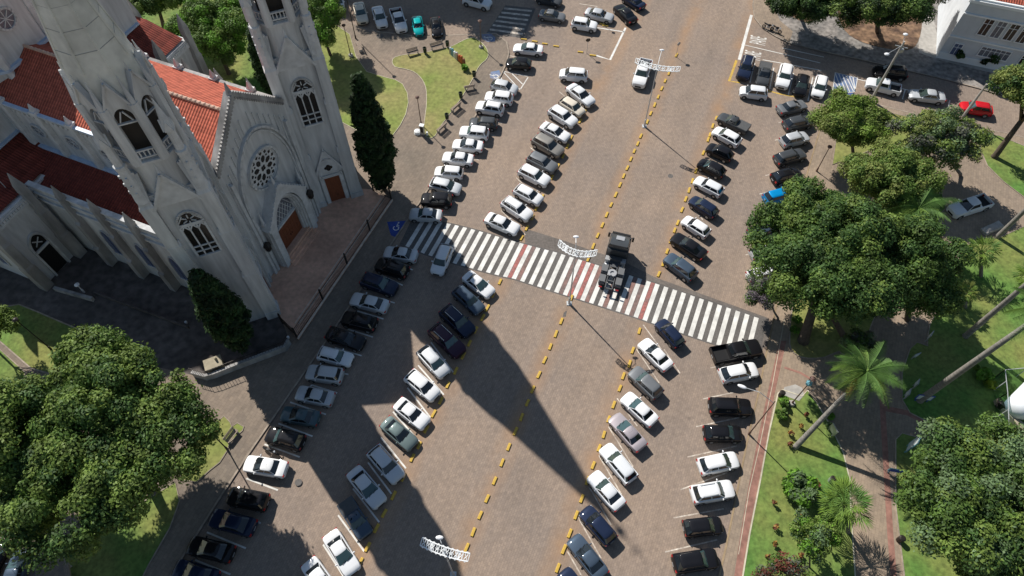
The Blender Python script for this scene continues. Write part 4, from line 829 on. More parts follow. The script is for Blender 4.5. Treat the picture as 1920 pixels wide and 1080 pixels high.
    for x in wx:
        for s in (-1, 1):
            arch_ = MB(); arch_.ext([Vector((x + (rw + .07) * math.cos(k * math.pi / 7), s * (Wd / 2 - .02), rw + (rw + .07) * math.sin(k * math.pi / 7))) for k in range(8)], Y * s * .028)
            arch_.build('wheel_arch', 'black_plastic', root)
            w = MB(); n = 14; prof = ((.0, rw * .9), (.03, rw), (.18, rw), (.215, rw * .92), (.21, rw * .62))
            w.loft([[Vector((x + r * math.cos(2 * math.pi * i / n), s * (Wd / 2 - .185 + dy), rw + r * math.sin(2 * math.pi * i / n))) for i in range(n)] for dy, r in prof])
            wo = w.build('wheel', 'tyre', root)
            w = MB(); w.loft([[Vector((x + r * math.cos(2 * math.pi * i / 10), s * (Wd / 2 + dy), rw + r * math.sin(2 * math.pi * i / 10))) for i in range(10)] for dy, r in ((.022, rw * .63), (.036, rw * .55), (.03, rw * .12))]); w.build('rim', 'rim_metal', wo)
    for s in (-1, 1):
        hx = hl - .1 if not beetle else hl - .22
        g = MB(); g.loft([[Vector((hx + .085, s * Wd * .34 - .14 * s, .64)), Vector((hx - .06, s * Wd * .455, .66)), Vector((hx - .26, s * Wd * .468, zh - .16)), Vector((hx - .1, s * Wd * .37, zh - .15)), Vector((hx + .03, s * Wd * .30, zh - .2))],
                          [Vector((hx + .02, s * Wd * .33 - .14 * s, .6)), Vector((hx - .1, s * Wd * .40, .6)), Vector((hx - .26, s * Wd * .42, zh - .25)), Vector((hx - .12, s * Wd * .34, zh - .25)), Vector((hx - .02, s * Wd * .28, zh - .3))]])
        g.build('headlight', 'lens_clear', root)
        g = MB(); g.box((-hl + .07, s * Wd * .385, zt - .24), (.13, .24, .2)); g.build('tail_light', 'lens_red', root)
        g = MB(); g.sphere((a_ - .32, s * (Wd / 2 + .06), zb + .02), .13, 8, 5, (.6, 1.0, .65)); g.beam((a_ - .3, s * (Wd / 2 - .08), zb), (a_ - .3, s * (Wd / 2 + .02), zb), .05); mo = g.build('mirror', 'paint_white', root); mo.material_slots[0].link = 'OBJECT'; mo.material_slots[0].material = PC['white']
        if rails: g = MB(); y = s * wr * .41; g.tube([(b_ - .25, y, Hh - .03), (b_ - .32, y, Hh + .035), (c_ + .32, y, Hh + .035), (c_ + .25, y, Hh - .03)], .028, 5); g.build('roof_rail', 'galv', root)
    g = MB(); g.box((hl - .015, 0, .52), (.06, Wd * .44, .24)); g.build('grille', 'black_plastic', root)
    g = MB(); g.box((-hl + .0, 0, .62), (.04, .42, .13)); g.build('licence_plate', 'steel_grey', root)
    g = MB(); g.beam((a_ + .02, -.45, zb + .0), (a_ - .2, -.02, zb + .14), .03); g.beam((a_ + .02, .05, zb + .0), (a_ - .2, .48, zb + .14), .03); g.build('wiper', 'black_plastic', root)
    if bed == 1: g = MB(); g.box(((d_ - hl) / 2, 0, .735), (hl + d_ - .16, Wd * .86, .03)); g.build('bed_liner', 'black_plastic', root)
    if bed == 2: g = MB(); g.box(((d_ - hl) / 2 - .02, 0, zt + .0), (hl + d_ - .1, Wd * .9, .05)); g.build('bed_cover', 'dark_cover', root)
    # door joints
    return root
used = set()
NAMES = dict(sedan='sedan', compact='hatchback', suv='SUV', wagon='station wagon', minivan='compact minivan', coupe='rounded vintage car', pickup='pickup truck', ute='small pickup')
CAT = dict(pickup='pickup truck', ute='pickup truck')
seen_labels = {}
def put_car(kind, col, f, r, label, group, rails=False, extra=None):
    nv = 3 if kind in ('sedan', 'compact', 'suv') and not rails else 1; VAR[kind] = VAR.get(kind, -1) + 1; v = (VAR[kind] * 7 // 3) % nv; key = (kind, rails, v)
    if key not in PROTO: PROTO[key] = car_proto(kind, rails, v); root = PROTO[key]
    else: root = copy_tree(PROTO[key])
    a = P(*f, .75); c = P(*r, .75); m = (a + c) / 2; d = a - c; L = TY[kind]['L']
    k = min(1.06, max(.90, (d.length - .1) / L)); root.location = (m.x, m.y, .004); root.rotation_euler = (0, 0, math.atan2(d.y, d.x)); root.scale = (k, min(1.03, max(.97, k)), min(1.03, max(.97, k)))
    for ch in root.children:
        if ch.name.split('.')[0] in ('body', 'mirror'): ch.material_slots[0].material = PC[col]
        if ch.name.startswith('windshield'): ch.material_slots[0].material = M[rnd.choice(('car_glass', 'car_glass', 'car_glass_sky_teal', 'car_glass_sky_green'))]  # some windshields carry a painted sky reflection
    cat = CAT.get(kind, 'car'); root['category'] = cat; root['label'] = label; root['group'] = group
    if cat == 'pickup truck': root.name = 'pickup_truck'
   
    assert label not in seen_labels, label
    seen_labels[label] = 1
    return root
ORD = ['first', 'second', 'third', 'fourth', 'fifth', 'sixth', 'seventh', 'eighth', 'ninth', 'tenth', 'eleventh', 'twelfth', 'thirteenth', 'fourteenth', 'fifteenth', 'sixteenth', 'seventeenth']
CN = dict(light_silver='pale silver', dark_grey='dark grey', dark_blue='dark blue', slate='dark slate blue', teal_grey='dark teal grey', sky_blue='bright blue', beige_grey='beige grey', mauve='mauve grey', ash_green='greenish grey', pearl='pearly white')
def row(cars, tail, group, first=1):
    for i, c in enumerate(cars):
        kind, col, f, r = c[:4]; rails = len(c) > 4 and c[4] == 'r'
        lab = '%s %s, %s %s' % (CN.get(col, col.replace('_', ' ')), NAMES[kind], ORD[i + first - 1], tail); put_car(kind, col, f, r, lab, group, rails)
row([('sedan', 'silver', (769, 400), (827, 404)), ('suv', 'black', (789, 373), (848, 376)), ('compact', 'light_silver', (865, 356), (806, 342)), ('compact', 'white', (814, 320), (869, 325)), ('sedan', 'white', (829, 293), (888, 300)), ('sedan', 'white', (849, 269), (905, 275)),
     ('suv', 'white', (861, 246), (917, 252)), ('wagon', 'dark_grey', (879, 228), (934, 232)), ('suv', 'white', (893, 198), (944, 207), 'r'), ('suv', 'white', (909, 180), (962, 187)), ('compact', 'light_silver', (971, 169), (921, 157)), ('compact', 'black', (948, 116), (997, 121)), ('sedan', 'white', (962, 88), (1019, 94))],
    'from the zebra crossing in the kerb row beside the lawns', 'cars in the kerb row beside the lawns')
row([('sedan', 'white', (973, 432), (911, 406)), ('suv', 'white', (995, 408), (944, 375), 'r'), ('compact', 'white', (1016, 378), (966, 352)), ('suv', 'white', (1029, 343), (975, 316)), ('suv', 'grey', (1043, 318), (991, 292)), ('suv', 'beige_grey', (1054, 288), (1001, 258)), ('sedan', 'white', (1067, 260), (1015, 234)),
     ('suv', 'white', (1079, 233), (1032, 204)), ('compact', 'cream', (1094, 213), (1053, 187)), ('sedan', 'pearl', (1111, 195), (1067, 161))],
    'above the crossing in the row left of the lanes', 'cars parked left of the driving lanes above the crossing')
put_car('minivan', 'white', (1048, 138), (1103, 143), 'white compact minivan turning across the top end of the parked rows', 'cars driving through the square')
row([('sedan', 'light_silver', (720, 471), (782, 481)), ('suv', 'black', (705, 493), (765, 512)), ('suv', 'dark_blue', (744, 544), (679, 521)), ('sedan', 'light_silver', (657, 558), (728, 576)), ('suv', 'black', (641, 594), (706, 610)), ('sedan', 'black', (683, 646), (613, 622)), ('wagon', 'pearl', (661, 676), (597, 660), 'r'),
     ('suv', 'silver', (575, 697), (642, 706)), ('sedan', 'silver', (555, 735), (625, 749)), ('sedan', 'teal_grey', (527, 774), (598, 786)), ('suv', 'black', (499, 813), (570, 831)), ('sedan', 'white', (457, 867), (538, 881)), ('suv', 'black', (427, 928), (503, 943)), ('sedan', 'dark_blue', (393, 968), (478, 991)), ('sedan', 'black', (352, 1020), (438, 1040)), ('sedan', 'dark_blue', (325, 1063), (408, 1088))],
    'below the crossing in the kerb row at the church', 'cars in the kerb row in front of the church')
put_car('compact', 'pearl', (817, 514), (840, 460), 'silver white hatchback driving off the zebra crossing, half in the church shadow', 'cars driving through the square')
row([('sedan', 'white', (923, 552), (872, 514)), ('wagon', 'slate', (903, 584), (855, 540)), ('suv', 'dark_blue', (884, 626), (832, 578), 'r'), ('suv', 'purple', (866, 664), (811, 613), 'r'), ('compact', 'light_silver', (837, 704), (790, 653)), ('compact', 'white', (819, 745), (765, 700)), ('sedan', 'white', (799, 796), (745, 754)),
     ('sedan', 'ash_green', (777, 837), (720, 788)), ('suv', 'light_silver', (750, 900), (698, 841)), ('sedan', 'light_silver', (715, 947), (660, 880)), ('ute', 'slate', (687, 1005), (646, 940)), ('sedan', 'white', (664, 1075), (617, 998)), ('sedan', 'white', (626, 1122), (576, 1051))],
    'below the crossing in the row left of the lanes', 'cars parked left of the driving lanes below the crossing')
row([('suv', 'slate', (1249, 480), (1303, 521)), ('sedan', 'black', (1261, 441), (1322, 481)), ('compact', 'white', (1281, 409), (1329, 440)), ('compact', 'dark_blue', (1295, 371), (1344, 403)), ('wagon', 'pearl', (1303, 335), (1355, 362)), ('compact', 'black', (1310, 302), (1359, 327)), ('compact', 'black', (1326, 273), (1374, 296)), ('compact', 'white', (1338, 242), (1388, 269)), ('ute', 'dark_grey', (1347, 216), (1404, 243))],
    'above the crossing in the row right of the lanes', 'cars parked right of the driving lanes above the crossing')
row([('compact', 'dark_blue', (1235, 600), (1277, 648)), ('sedan', 'white', (1203, 638), (1255, 691)), ('suv', 'grey', (1185, 693), (1236, 742)), ('sedan', 'white', (1170, 740), (1228, 794)), ('sedan', 'mauve', (1149, 778), (1205, 842)), ('wagon', 'pearl', (1132, 835), (1187, 902)), ('sedan', 'pearl', (1109, 887), (1165, 952)), ('compact', 'dark_blue', (1094, 953), (1149, 1017)), ('sedan', 'slate', (1072, 1006), (1132, 1083)), ('sedan', 'dark_blue', (1053, 1069), (1112, 1146))],
    'below the crossing in the row right of the lanes', 'cars parked right of the driving lanes below the crossing')
row([('pickup', 'black', (1427, 650), (1334, 668)), ('compact', 'white', (1421, 691), (1350, 705)), ('suv', 'black', (1410, 764), (1328, 761)), ('compact', 'black', (1393, 813), (1318, 812)), ('compact', 'white', (1385, 860), (1309, 876)), ('suv', 'white', (1376, 915), (1296, 929), 'r'), ('compact', 'black', (1356, 983), (1281, 991)), ('suv', 'black', (1347, 1045), (1261, 1058))],
    'below the crossing in the park kerb row', 'cars in the kerb row beside the park')
row([('sedan', 'grey', (1512, 193), (1459, 207)), ('compact', 'dark_grey', (1524, 224), (1470, 236)), ('compact', 'silver', (1516, 254), (1465, 267)), ('wagon', 'dark_grey', (1510, 285), (1454, 301)), ('compact', 'black', (1503, 322), (1448, 336)), ('compact', 'sky_blue', (1489, 360), (1434, 374)), ('compact', 'slate', (1460, 427), (1404, 440)), ('compact', 'silver', (1466, 466), (1408, 479)), ('compact', 'white', (1458, 506), (1402, 520))],
    'from the top in the row under the park tree', 'cars in the kerb row under the park tree')
row([('suv', 'dark_blue', (1390, 154), (1407, 101), 'r'), ('ute', 'dark_grey', (1428, 162), (1437, 116)), ('suv', 'white', (1464, 169), (1477, 119)), ('compact', 'black', (1498, 181), (1508, 138)), ('compact', 'white', (1531, 185), (1543, 140))],
    'from the left in the yellow edged bays', 'cars in the yellow edged bays')
put_car('minivan', 'pearl', (1386, 170), (1440, 177), 'white compact minivan standing crossways in front of the yellow edged bays', 'cars driving through the square')
put_car('suv', 'black', (1637, 132), (1701, 139), 'black SUV driving in the shaded side street next to a parked white pickup', 'cars in the shaded side street')
put_car('pickup', 'pearl', (1624, 154), (1688, 169), 'white pickup truck parked in the side street beside the blue hatched box', 'cars in the shaded side street')
put_car('sedan', 'silver', (1703, 175), (1773, 184), 'silver blue sedan parked in the shaded side street behind the white pickup', 'cars in the shaded side street')
put_car('compact', 'red', (1799, 198), (1861, 208), 'bright red hatchback in the side street, the only red car', 'cars in the shaded side street')
put_car('pickup', 'white', (1782, 398), (1853, 375), 'white utility truck with open cargo bed standing on the park path', 'vehicles in the park')
put_car('pickup', 'white', (1196, 162), (1212, 113), 'white pickup truck with black bed driving down the lane by the light frame', 'cars driving through the square')
row([('compact', 'teal_grey', (600, 26), (590, -24)), ('suv', 'white', (637, 31), (630, -22)), ('sedan', 'cream', (681, 42), (671, 5)), ('sedan', 'pearl', (718, 50), (706, 13)), ('pickup', 'white', (754, 58), (741, 18)), ('coupe', 'turquoise', (787, 69), (780, 27)), ('coupe', 'black', (821, 69), (815, 31))],
    'from the church tower in the top row above the lawns', 'cars in the top row above the lawns')
put_car('suv', 'pearl', (922, 10), (868, -4), 'silver white SUV at the top edge left of the far crosswalk in tree shade', 'cars at the top end of the square')
put_car('sedan', 'dark_grey', (1052, 4), (1008, -6), 'dark sedan cut by the top edge right of the far crosswalk', 'cars at the top end of the square')
put_car('sedan', 'grey', (1060, 32), (1011, 25), 'grey blue sedan in tree shade just right of the far crosswalk', 'cars at the top end of the square')
put_car('suv', 'white', (1120, 50), (1071, 42), 'white boxy SUV half out of the shade right of the far crosswalk', 'cars at the top end of the square')
put_car('sedan', 'silver', (1151, 34), (1097, 21), 'silver grey sedan just behind the white boxy SUV near the top edge', 'cars at the top end of the square')
put_car('sedan', 'black', (1156, 9), (1189, 41), 'black sedan parked diagonally near the top edge, right of the silver grey sedan', 'cars at the top end of the square')
put_car('sedan', 'dark_blue', (1172, -8), (1204, 12), 'dark blue car cut by the top edge, behind the diagonal black sedan', 'cars at the top end of the square')
put_car('sedan', 'slate', (42, 1034), (16, 1112), 'slate blue sedan in the bottom left corner beside the pale kerb', 'cars in the bottom left corner')
put_car('compact', 'black', (4, 1018), (-30, 1085), 'black car cut by the left edge near the bottom left corner', 'cars in the bottom left corner')
# ---- the truck tractor on the crossing
def truck():
    f = P(1166, 440, 1.5); r = P(1138, 552, 1.0); m = (f + r) / 2; d = f - r
    t = thing('truck_tractor', 'black truck tractor without trailer driving over the zebra crossing', 'truck', (m.x, m.y, 0), math.atan2(d.y, d.x)); t.scale = (1, 1, 1)
    hl = 3.35
    b = MB(); w = 1.25
    b.loft([[Vector((x, y, z)) for x, y in ((hl, -w * .86), (hl + .1, 0), (hl, w * .86), (hl - .22, w), (hl - 2.3, w), (hl - 2.4, w * .9), (hl - 2.4, -w * .9), (hl - 2.3, -w), (hl - .22, -w))] for z in (.75, 1.75)])
    b.loft([[Vector((x + dx, y * k, z)) for x, y in ((hl, -w * .86), (hl + .1, 0), (hl, w * .86), (hl - .22, w), (hl - 2.3, w), (hl - 2.4, w * .9), (hl - 2.4, -w * .9), (hl - 2.3, -w), (hl - .22, -w))] for z, dx, k in ((1.75, 0, 1), (2.75, -.2, .97))])
    top = [(hl - .25, -w * .8, 2.75), (hl - .2, 0, 2.78), (hl - .25, w * .8, 2.75), (hl - .5, w * .93, 2.8), (hl - 2.3, w * .93, 3.1), (hl - 2.38, w * .8, 3.1), (hl - 2.38, -w * .8, 3.1), (hl - 2.3, -w * .93, 3.1), (hl - .5, -w * .93, 2.8)]
    top2 = [(hl - .75, -w * .7, 3.05), (hl - .7, 0, 3.07), (hl - .75, w * .7, 3.05), (hl - .95, w * .8, 3.2), (hl - 2.2, w * .82, 3.35), (hl - 2.3, w * .7, 3.35), (hl - 2.3, -w * .7, 3.35), (hl - 2.2, -w * .82, 3.35), (hl - .95, -w * .8, 3.2)]
    b.loft([[Vector((x, y, 2.75)) for x, y, z in top], [Vector(p) for p in top], [Vector(p) for p in top2], [Vector((p[0] * .0 + (hl - 1.5) + (p[0] - hl + 1.5) * .5, p[1] * .4, p[2] + .03)) for p in top2]])
    cab = b.build('cab', 'paint_dark_grey', t, smooth=True); cab.data.set_sharp_from_angle(angle=R(35))
    g = MB(); g.loft([[Vector((hl + .02 - .2 * k, y * (1 - .03 * k), 1.75 + k)) for y in (-1.02, 1.02)][::1] + [Vector((hl + .09 - .2 * k, 0, 1.75 + k))] for k in (.08, .92)]) if False else g.add([(hl + .02, -1.05, 1.82), (hl + .12, 0, 1.82), (hl + .02, 1.05, 1.82), (hl - .14, 1.0, 2.68), (hl - .06, 0, 2.68), (hl - .14, -1.0, 2.68)], [(0, 1, 4, 5), (1, 2, 3, 4)]); g.build('windshield', 'car_glass', t)
    g = MB(); g.box((hl - 1.15, 0, 3.28), (.55, .95, .06)); g.build('roof_hatch', 'steel_grey', t)
    g = MB(); g.box((hl - .18, 0, 2.86), (.22, 2.1, .07)); g.build('sun_visor', 'black_plastic', t)
    for s in (-1, 1):
        g = MB(); g.add([(hl - .4, s * 1.262, 1.8), (hl - 1.35, s * 1.262, 1.8), (hl - 1.35, s * 1.235, 2.6), (hl - .5, s * 1.235, 2.6)], [(0, 1, 2, 3)]); g.build('side_window', 'car_glass', t)
        g = MB(); g.box((hl - .12, s * 1.40, 2.15), (.14, .22, .7)); g.beam((hl - .2, s * 1.15, 2.45), (hl - .12, s * 1.4, 2.45), .06); g.build('mirror', 'black_plastic', t)
        g = MB(); g.box((hl + .03, s * .85, .95), (.1, .42, .24)); g.build('headlight', 'lens_clear', t)
        g = MB(); g.box((-hl + .06, s * .95, .95), (.1, .36, .16)); g.build('tail_light', 'lens_red', t)
        g = MB(); g.tube([(hl - 3.0, s * .82, .62), (hl - 4.15, s * .82, .62)], .36, 10); g.build('fuel_tank', 'galv' if s > 0 else 'steel_grey', t)
    g = MB()
    for s in (-1, 1): g.beam((hl - 2.2, s * .4, .98), (-hl, s * .4, .98), .1, .26)
    for x in (-hl + .05, -hl + 1.1, -hl + 2.3, .2, .9): g.beam((x, -.4, .95), (x, .4, .95), .12, .18)
    g.box((hl - 2.75, 0, 1.25), (.5, 1.5, .6)); g.box((hl - 3.35, .0, 1.02), (.7, .75, .12)); g.box((.35, .55, 1.05), (.5, .35, .35)); g.box((.35, -.6, 1.05), (.6, .4, .3)); g.build('chassis', 'grey_steel', t)
    g = MB(); n = 20; c = Vector((-hl + 2.05, 0, 1.22))
    for k in range(n):
        a0 = R(20 + 320 * k / n); a1 = R(20 + 320 * (k + 1) / n); a0 += math.pi; a1 += math.pi; g.add([c + Vector((r * math.cos(a), r * math.sin(a), z)) for a in (a0, a1) for r, z in ((.24, 0), (.5, 0), (.5, .08), (.24, .08))], [(0, 1, 5, 4), (1, 2, 6, 5), (2, 3, 7, 6), (3, 0, 4, 7)])
    g.box(c + Vector((0, 0, -.1)), (.7, 1.0, .12)); g.build('fifth_wheel', 'steel_grey', t)
    def wheel(x, y, s, wd=.3, dual=False):
        w = MB(); n = 16; rw = .52; ww = .62 if dual else .32
        w.loft([[Vector((x + r * math.cos(2 * math.pi * i / n), y + s * dy, rw + r * math.sin(2 * math.pi * i / n))) for i in range(n)] for dy, r in ((-ww / 2, rw * .6), (-ww / 2, rw), (ww / 2, rw), (ww / 2, rw * .6), (ww / 2 - .1, rw * .55), (ww / 2 - .1, .1))]); return w.build('wheel', 'tyre', t)
    for s in (-1, 1):
        wheel(hl - 1.3, s * 1.05, s)
        for x in (-hl + 2.55, -hl + 1.15): wheel(x, s * .93, s, dual=True)
        for x, m_ in ((-hl + 2.6, 'grey_plastic'), (-hl + 1.15, 'grey_plastic')):
            g = MB(); g.loft([[Vector((x + .62 * math.cos(R(a)), y, .56 + .60 * math.sin(R(a)))) for a in range(18, 163, 18)] + [Vector((x + .57 * math.cos(R(a)), y, .56 + .55 * math.sin(R(a)))) for a in range(162, 17, -18)] for y in (s * .58, s * 1.29)]); g.box((x, s * .935, 1.19), (.95, .70, .07)); g.build('mudguard', m_, t)
    for s in (-1, 1):
        g = MB(); g.box((hl - 2.9, s * .9, 1.28), (.6, .55, .5)); g.build('air_tank_box', 'steel_grey', t)
truck()
# motorcycles
def motorcycle(px, rz, label, z=.0):
    p = P(*px, .4); t = thing('motorcycle', label, 'motorcycle', (p.x, p.y, z), rz, 'motorcycles')
    for x in (-.62, .62):
        b = MB(); n = 14; b.loft([[Vector((x + r * math.cos(2 * math.pi * i / n), y, .3 + r * math.sin(2 * math.pi * i / n))) for i in range(n)] for y, r in ((-.05, .22), (-.05, .3), (.05, .3), (.05, .22))], cap=False); [b.beam((x, 0, .3), (x + .24 * math.cos(k * math.pi / 3), 0, .3 + .24 * math.sin(k * math.pi / 3)), .03) for k in range(6)]; b.build('wheel', 'tyre', t)
    b = MB(); b.sphere((.12, 0, .78), .22, 8, 6, (1.2, .75, .7)); b.build('fuel_tank', 'paint_black', t)
    b = MB(); b.loft([[Vector((x, y * w, z_)) for y in (-1, 1) for z_ in ((z0, z0 + .08) if y < 0 else (z0 + .08, z0))] for x, w, z0 in ((-.08, .1, .74), (-.35, .14, .74), (-.75, .09, .84))]); b.build('seat', 'black_plastic', t)
    b = MB(); b.box((.05, 0, .45), (.4, .24, .35)); b.tube([(.62, 0, .3), (.42, 0, .95)], .04, 6); b.tube([(-.62, 0, .3), (-.1, 0, .42)], .04, 6); b.tube([(.4, 0, .85), (-.1, 0, .7), (-.7, 0, .8)], .035, 6); b.tube([(.1, .12, .3), (-.6, .16, .34)], .05, 6); b.build('frame', 'steel_grey', t)
    b = MB(); b.tube([(.34, -.36, 1.0), (.42, 0, .98), (.34, .36, 1.0)], .02, 6); b.build('handlebar', 'iron', t); b = MB(); b.sphere((.55, 0, .88), .1, 8, 5); b.build('headlight', 'lens_clear', t)
motorcycle((508, 846), R(-22), 'motorcycle parked at the kerb beside the white sedan near the church')
motorcycle((1440, 52), R(-30), 'left of the two motorcycles parked on the pavement corner, top right', .12)
motorcycle((1455, 57), R(-40), 'right of the two motorcycles parked on the pavement corner, top right', .12)
# ------------------------------------------------------------------ trees and plants
import numpy as np
def leaf_cloud(name, clumps, n, size, mats, parent, seed=1, up=.35, asp=1.6, shell=.45):
    """n small leaf sprays spread through clumps [(centre, radius, material index)]"""
    g = np.random.default_rng(seed); cc = np.array([c[0] for c in clumps], float); cr = np.array([c[1] for c in clumps], float); cm = np.array([c[2] for c in clumps])
    w = cr ** 2; idx = g.choice(len(clumps), n, p=w / w.sum())
    d = g.normal(size=(n, 3)); d[:, 2] += .25; d /= np.linalg.norm(d, axis=1)[:, None]
    rad = cr[idx] * (shell + (1 - shell) * g.random(n) ** .6) * (.85 + .3 * g.random(n))
    pos = cc[idx] + d * rad[:, None] * np.array([1, 1, .8])
    nr = d + g.normal(size=(n, 3)) * .55; nr[:, 2] += up; nr /= np.linalg.norm(nr, axis=1)[:, None]
    a = np.cross(nr, g.normal(size=(n, 3))); a /= np.linalg.norm(a, axis=1)[:, None]; b = np.cross(nr, a)
    s = size * (.6 + .8 * g.random(n)); a *= (s * asp / 2)[:, None]; b *= (s / 2)[:, None]
    v = np.stack([pos - a, pos - b * .9 + nr * (s * .12)[:, None], pos + a, pos + b * .9 + nr * (s * .12)[:, None]], 1).reshape(-1, 3)
    me = bpy.data.meshes.new(name); me.vertices.add(4 * n); me.vertices.foreach_set('co', v.astype(np.float32).ravel()); me.loops.add(4 * n); me.loops.foreach_set('vertex_index', np.arange(4 * n, dtype=np.int32))
    me.polygons.add(n); me.polygons.foreach_set('loop_start', np.arange(0, 4 * n, 4, dtype=np.int32)); me.polygons.foreach_set('loop_total', np.full(n, 4, dtype=np.int32))
    for m in mats: me.materials.append(M[m])
    mi = cm[idx].copy(); sw = g.random(n) < .2; mi[sw] = g.integers(0, len(mats), sw.sum()); me.polygons.foreach_set('material_index', mi.astype(np.int32)); me.update(); me.validate()
    o = bpy.data.objects.new(name, me); S.collection.objects.link(o); o.parent = parent; return o
def crown_clumps(c, rx, ry, rz, k, cr, nm, seed, flat=.0, lobes=7):
    """clumps lying on several overlapping lobes, so the outline stays uneven"""
    g = random.Random(seed); out = []; L = [(Vector((0, 0, 0)), .62)]
    for i in range(lobes):
        a = 2 * math.pi * i / lobes + g.uniform(-.35, .35); e = g.uniform(-.15, .45); q = g.uniform(.5, .68); L.append((Vector((math.cos(a) * q, math.sin(a) * q, e)), g.uniform(.30, .46)))
    L.append((Vector((g.uniform(-.2, .2), g.uniform(-.2, .2), .5)), .42))
    for i in range(k):
        lc, lr = L[g.randrange(len(L))] if g.random() < .85 else L[0]
        d = Vector((g.gauss(0, 1), g.gauss(0, 1), g.gauss(.35, .8))).normalized(); p = lc + d * lr * g.uniform(.75, 1.05)
        if p.z < -.45: p.z = -.45 + g.uniform(0, .15)
        out.append(((c[0] + p.x * rx, c[1] + p.y * ry, c[2] + p.z * rz), cr * g.uniform(.6, 1.25), g.randrange(nm)))
    return out
def tree(name, label, base, top, rx, ry, rz, trunk_r, n, size, mats, seed, k=90, cr=1.1, bark='bark', group=None, limbs=7, lobes=7, cat='tree', up=.35, base2=None):
    """base: ground point, top: crown centre (world)"""
    n = int(n * 4.6); size *= .46; k = int(k * 2.0); cr *= 1.0
    t = thing(name, label, cat, base, 0, group); B0 = Vector(base); c = Vector(top) - B0; g = random.Random(seed)
    fork = c * .55 + Vector((0, 0, 0)); fork.z = max(.35 * c.z, c.z - rz * .9)
    b = MB(); b.tube([(0, 0, -.2), (c.x * .02, c.y * .02, .35), fork * .5, fork], [trunk_r * 1.5, trunk_r * 1.05, trunk_r * .9, trunk_r * .75], 9)
    for i in range(limbs):
        a = 2 * math.pi * i / limbs + g.uniform(-.3, .3); e = c + Vector((math.cos(a) * rx * .62, math.sin(a) * ry * .62, g.uniform(-.1, .35) * rz)); m = fork.lerp(e, .5) + Vector((g.uniform(-.5, .5), g.uniform(-.5, .5), rz * .12))
        b.tube([fork * .96, m, e], [trunk_r * .5, trunk_r * .32, trunk_r * .1], 6)
        for q in range(2): e2 = m + Vector((g.uniform(-1, 1) * rx * .35, g.uniform(-1, 1) * ry * .35, rz * g.uniform(.1, .5))); b.tube([m, (m + e2) / 2 + Vector((0, 0, .2)), e2], [trunk_r * .25, trunk_r * .15, .03], 5)
    if base2 is not None: q = Vector(base2) - B0; b.tube([q, q.lerp(fork, .5) + Vector((.2, .1, 0)), c * .9 + (q - fork) * .4], [trunk_r * .7, trunk_r * .5, trunk_r * .3], 8)
    b.build('trunk', bark, t, smooth=True)
    leaf_cloud('crown', crown_clumps(c, rx, ry, rz, k, cr, len(mats), seed, lobes=lobes), n, size, mats, t, seed, up)
    return t
LV = ['leaf_a', 'leaf_b', 'leaf_c']; LB = ['leaf_b', 'leaf_bright', 'leaf_a']
def SH(x, y, z, up=0):
    """a spot whose shade falls on the ground seen at this pixel"""
    q = P(x, y); k = z / math.tan(SUN_EL); q = q + Vector((math.cos(SUN_AZ), math.sin(SUN_AZ), 0)) * k; q.z = z if up else 0; return q
tree('large_tree', 'largest tree with a broad dense green crown, bottom left beside the church yard', P(265, 870), P(174, 826, 10.5), 9.5, 9.6, 5.2, .55, 52000, .40, LV + ['leaf_b'], 11, k=260, cr=1.25, lobes=9, limbs=9)
tree('large_tree', 'green crown filling the lower half of the left edge below the largest tree', P(0, 900), P(-18, 845, 8), 4.0, 3.4, 3.2, .3, 12000, .36, LV + ['leaf_blue'], 12, k=90, cr=1.0)
tree('large_tree', 'wide dark tree over parked cars in the middle of the park', P(1505, 640), P(1562, 478, 9.5), 9.2, 8.2, 5.4, .55, 42000, .38, ['leaf_a', 'leaf_c', 'leaf_b', 'leaf_c'], 13, k=230, cr=1.15, lobes=9, limbs=8, base2=P(1588, 640))
tree('large_tree', 'bushy olive green crown just above the wide dark park tree', P(1625, 395), P(1662, 338, 7.5), 4.9, 4.2, 3.5, .3, 16000, .34, ['leaf_b', 'leaf_a', 'leaf_olive'], 14, k=110, cr=1.0)
tree('park_tree', 'dark bushy tree at the right end of the wide park tree above the fan palm', P(1700, 600), P(1715, 500, 8), 4.4, 5.8, 4.0, .3, 15000, .36, LV + ['leaf_c'], 25, k=95, cr=1.1)
tree('park_tree', 'light green tree beside the blue hatched box and the side street', P(1600, 300), P(1598, 232, 6.0), 5.2, 3.9, 3.2, .22, 15000, .32, ['leaf_olive', 'leaf_b', 'leaf_lime'], 15, k=110, cr=.9)
tree('park_tree', 'sparse pale green tree with open branches above the white utility truck', P(1800, 330), P(1760, 262, 6.5), 5.4, 4.6, 3.3, .2, 9500, .36, ['leaf_olive', 'leaf_grey', 'leaf_b', 'leaf_blue'], 16, k=95, cr=.9, bark='bark_pale', limbs=11)
tree('park_tree', 'dark leaning tree at the right edge beside the red car', P(1863, 296), P(1948, 180, 9), 4.4, 5.0, 3.6, .38, 12000, .36, ['leaf_a', 'leaf_olive', 'leaf_c'], 17, k=80, cr=1.0)
tree('street_tree', 'very dark crown at the top edge above the two motorcycles', P(1497, 22), P(1505, 0, 5.5), 4.9, 4.2, 3.6, .3, 14000, .36, ['leaf_c', 'leaf_dark', 'leaf_a'], 18, k=85, cr=1.1)
tree('street_tree', 'broad dark green crown at the top edge beside the white street building', P(1645, 62), P(1660, 6, 6.3), 8.4, 5.2, 4.6, .4, 24000, .36, LV + ['leaf_dark'], 19, k=140, cr=1.1)
tree('street_tree', 'tall tree outside the top edge shading the far crosswalk', SH(745, 12, 14), SH(750, 16, 14, 1), 10, 5.6, 4, .4, 15000, .5, LV, 20, k=120, cr=1.3)
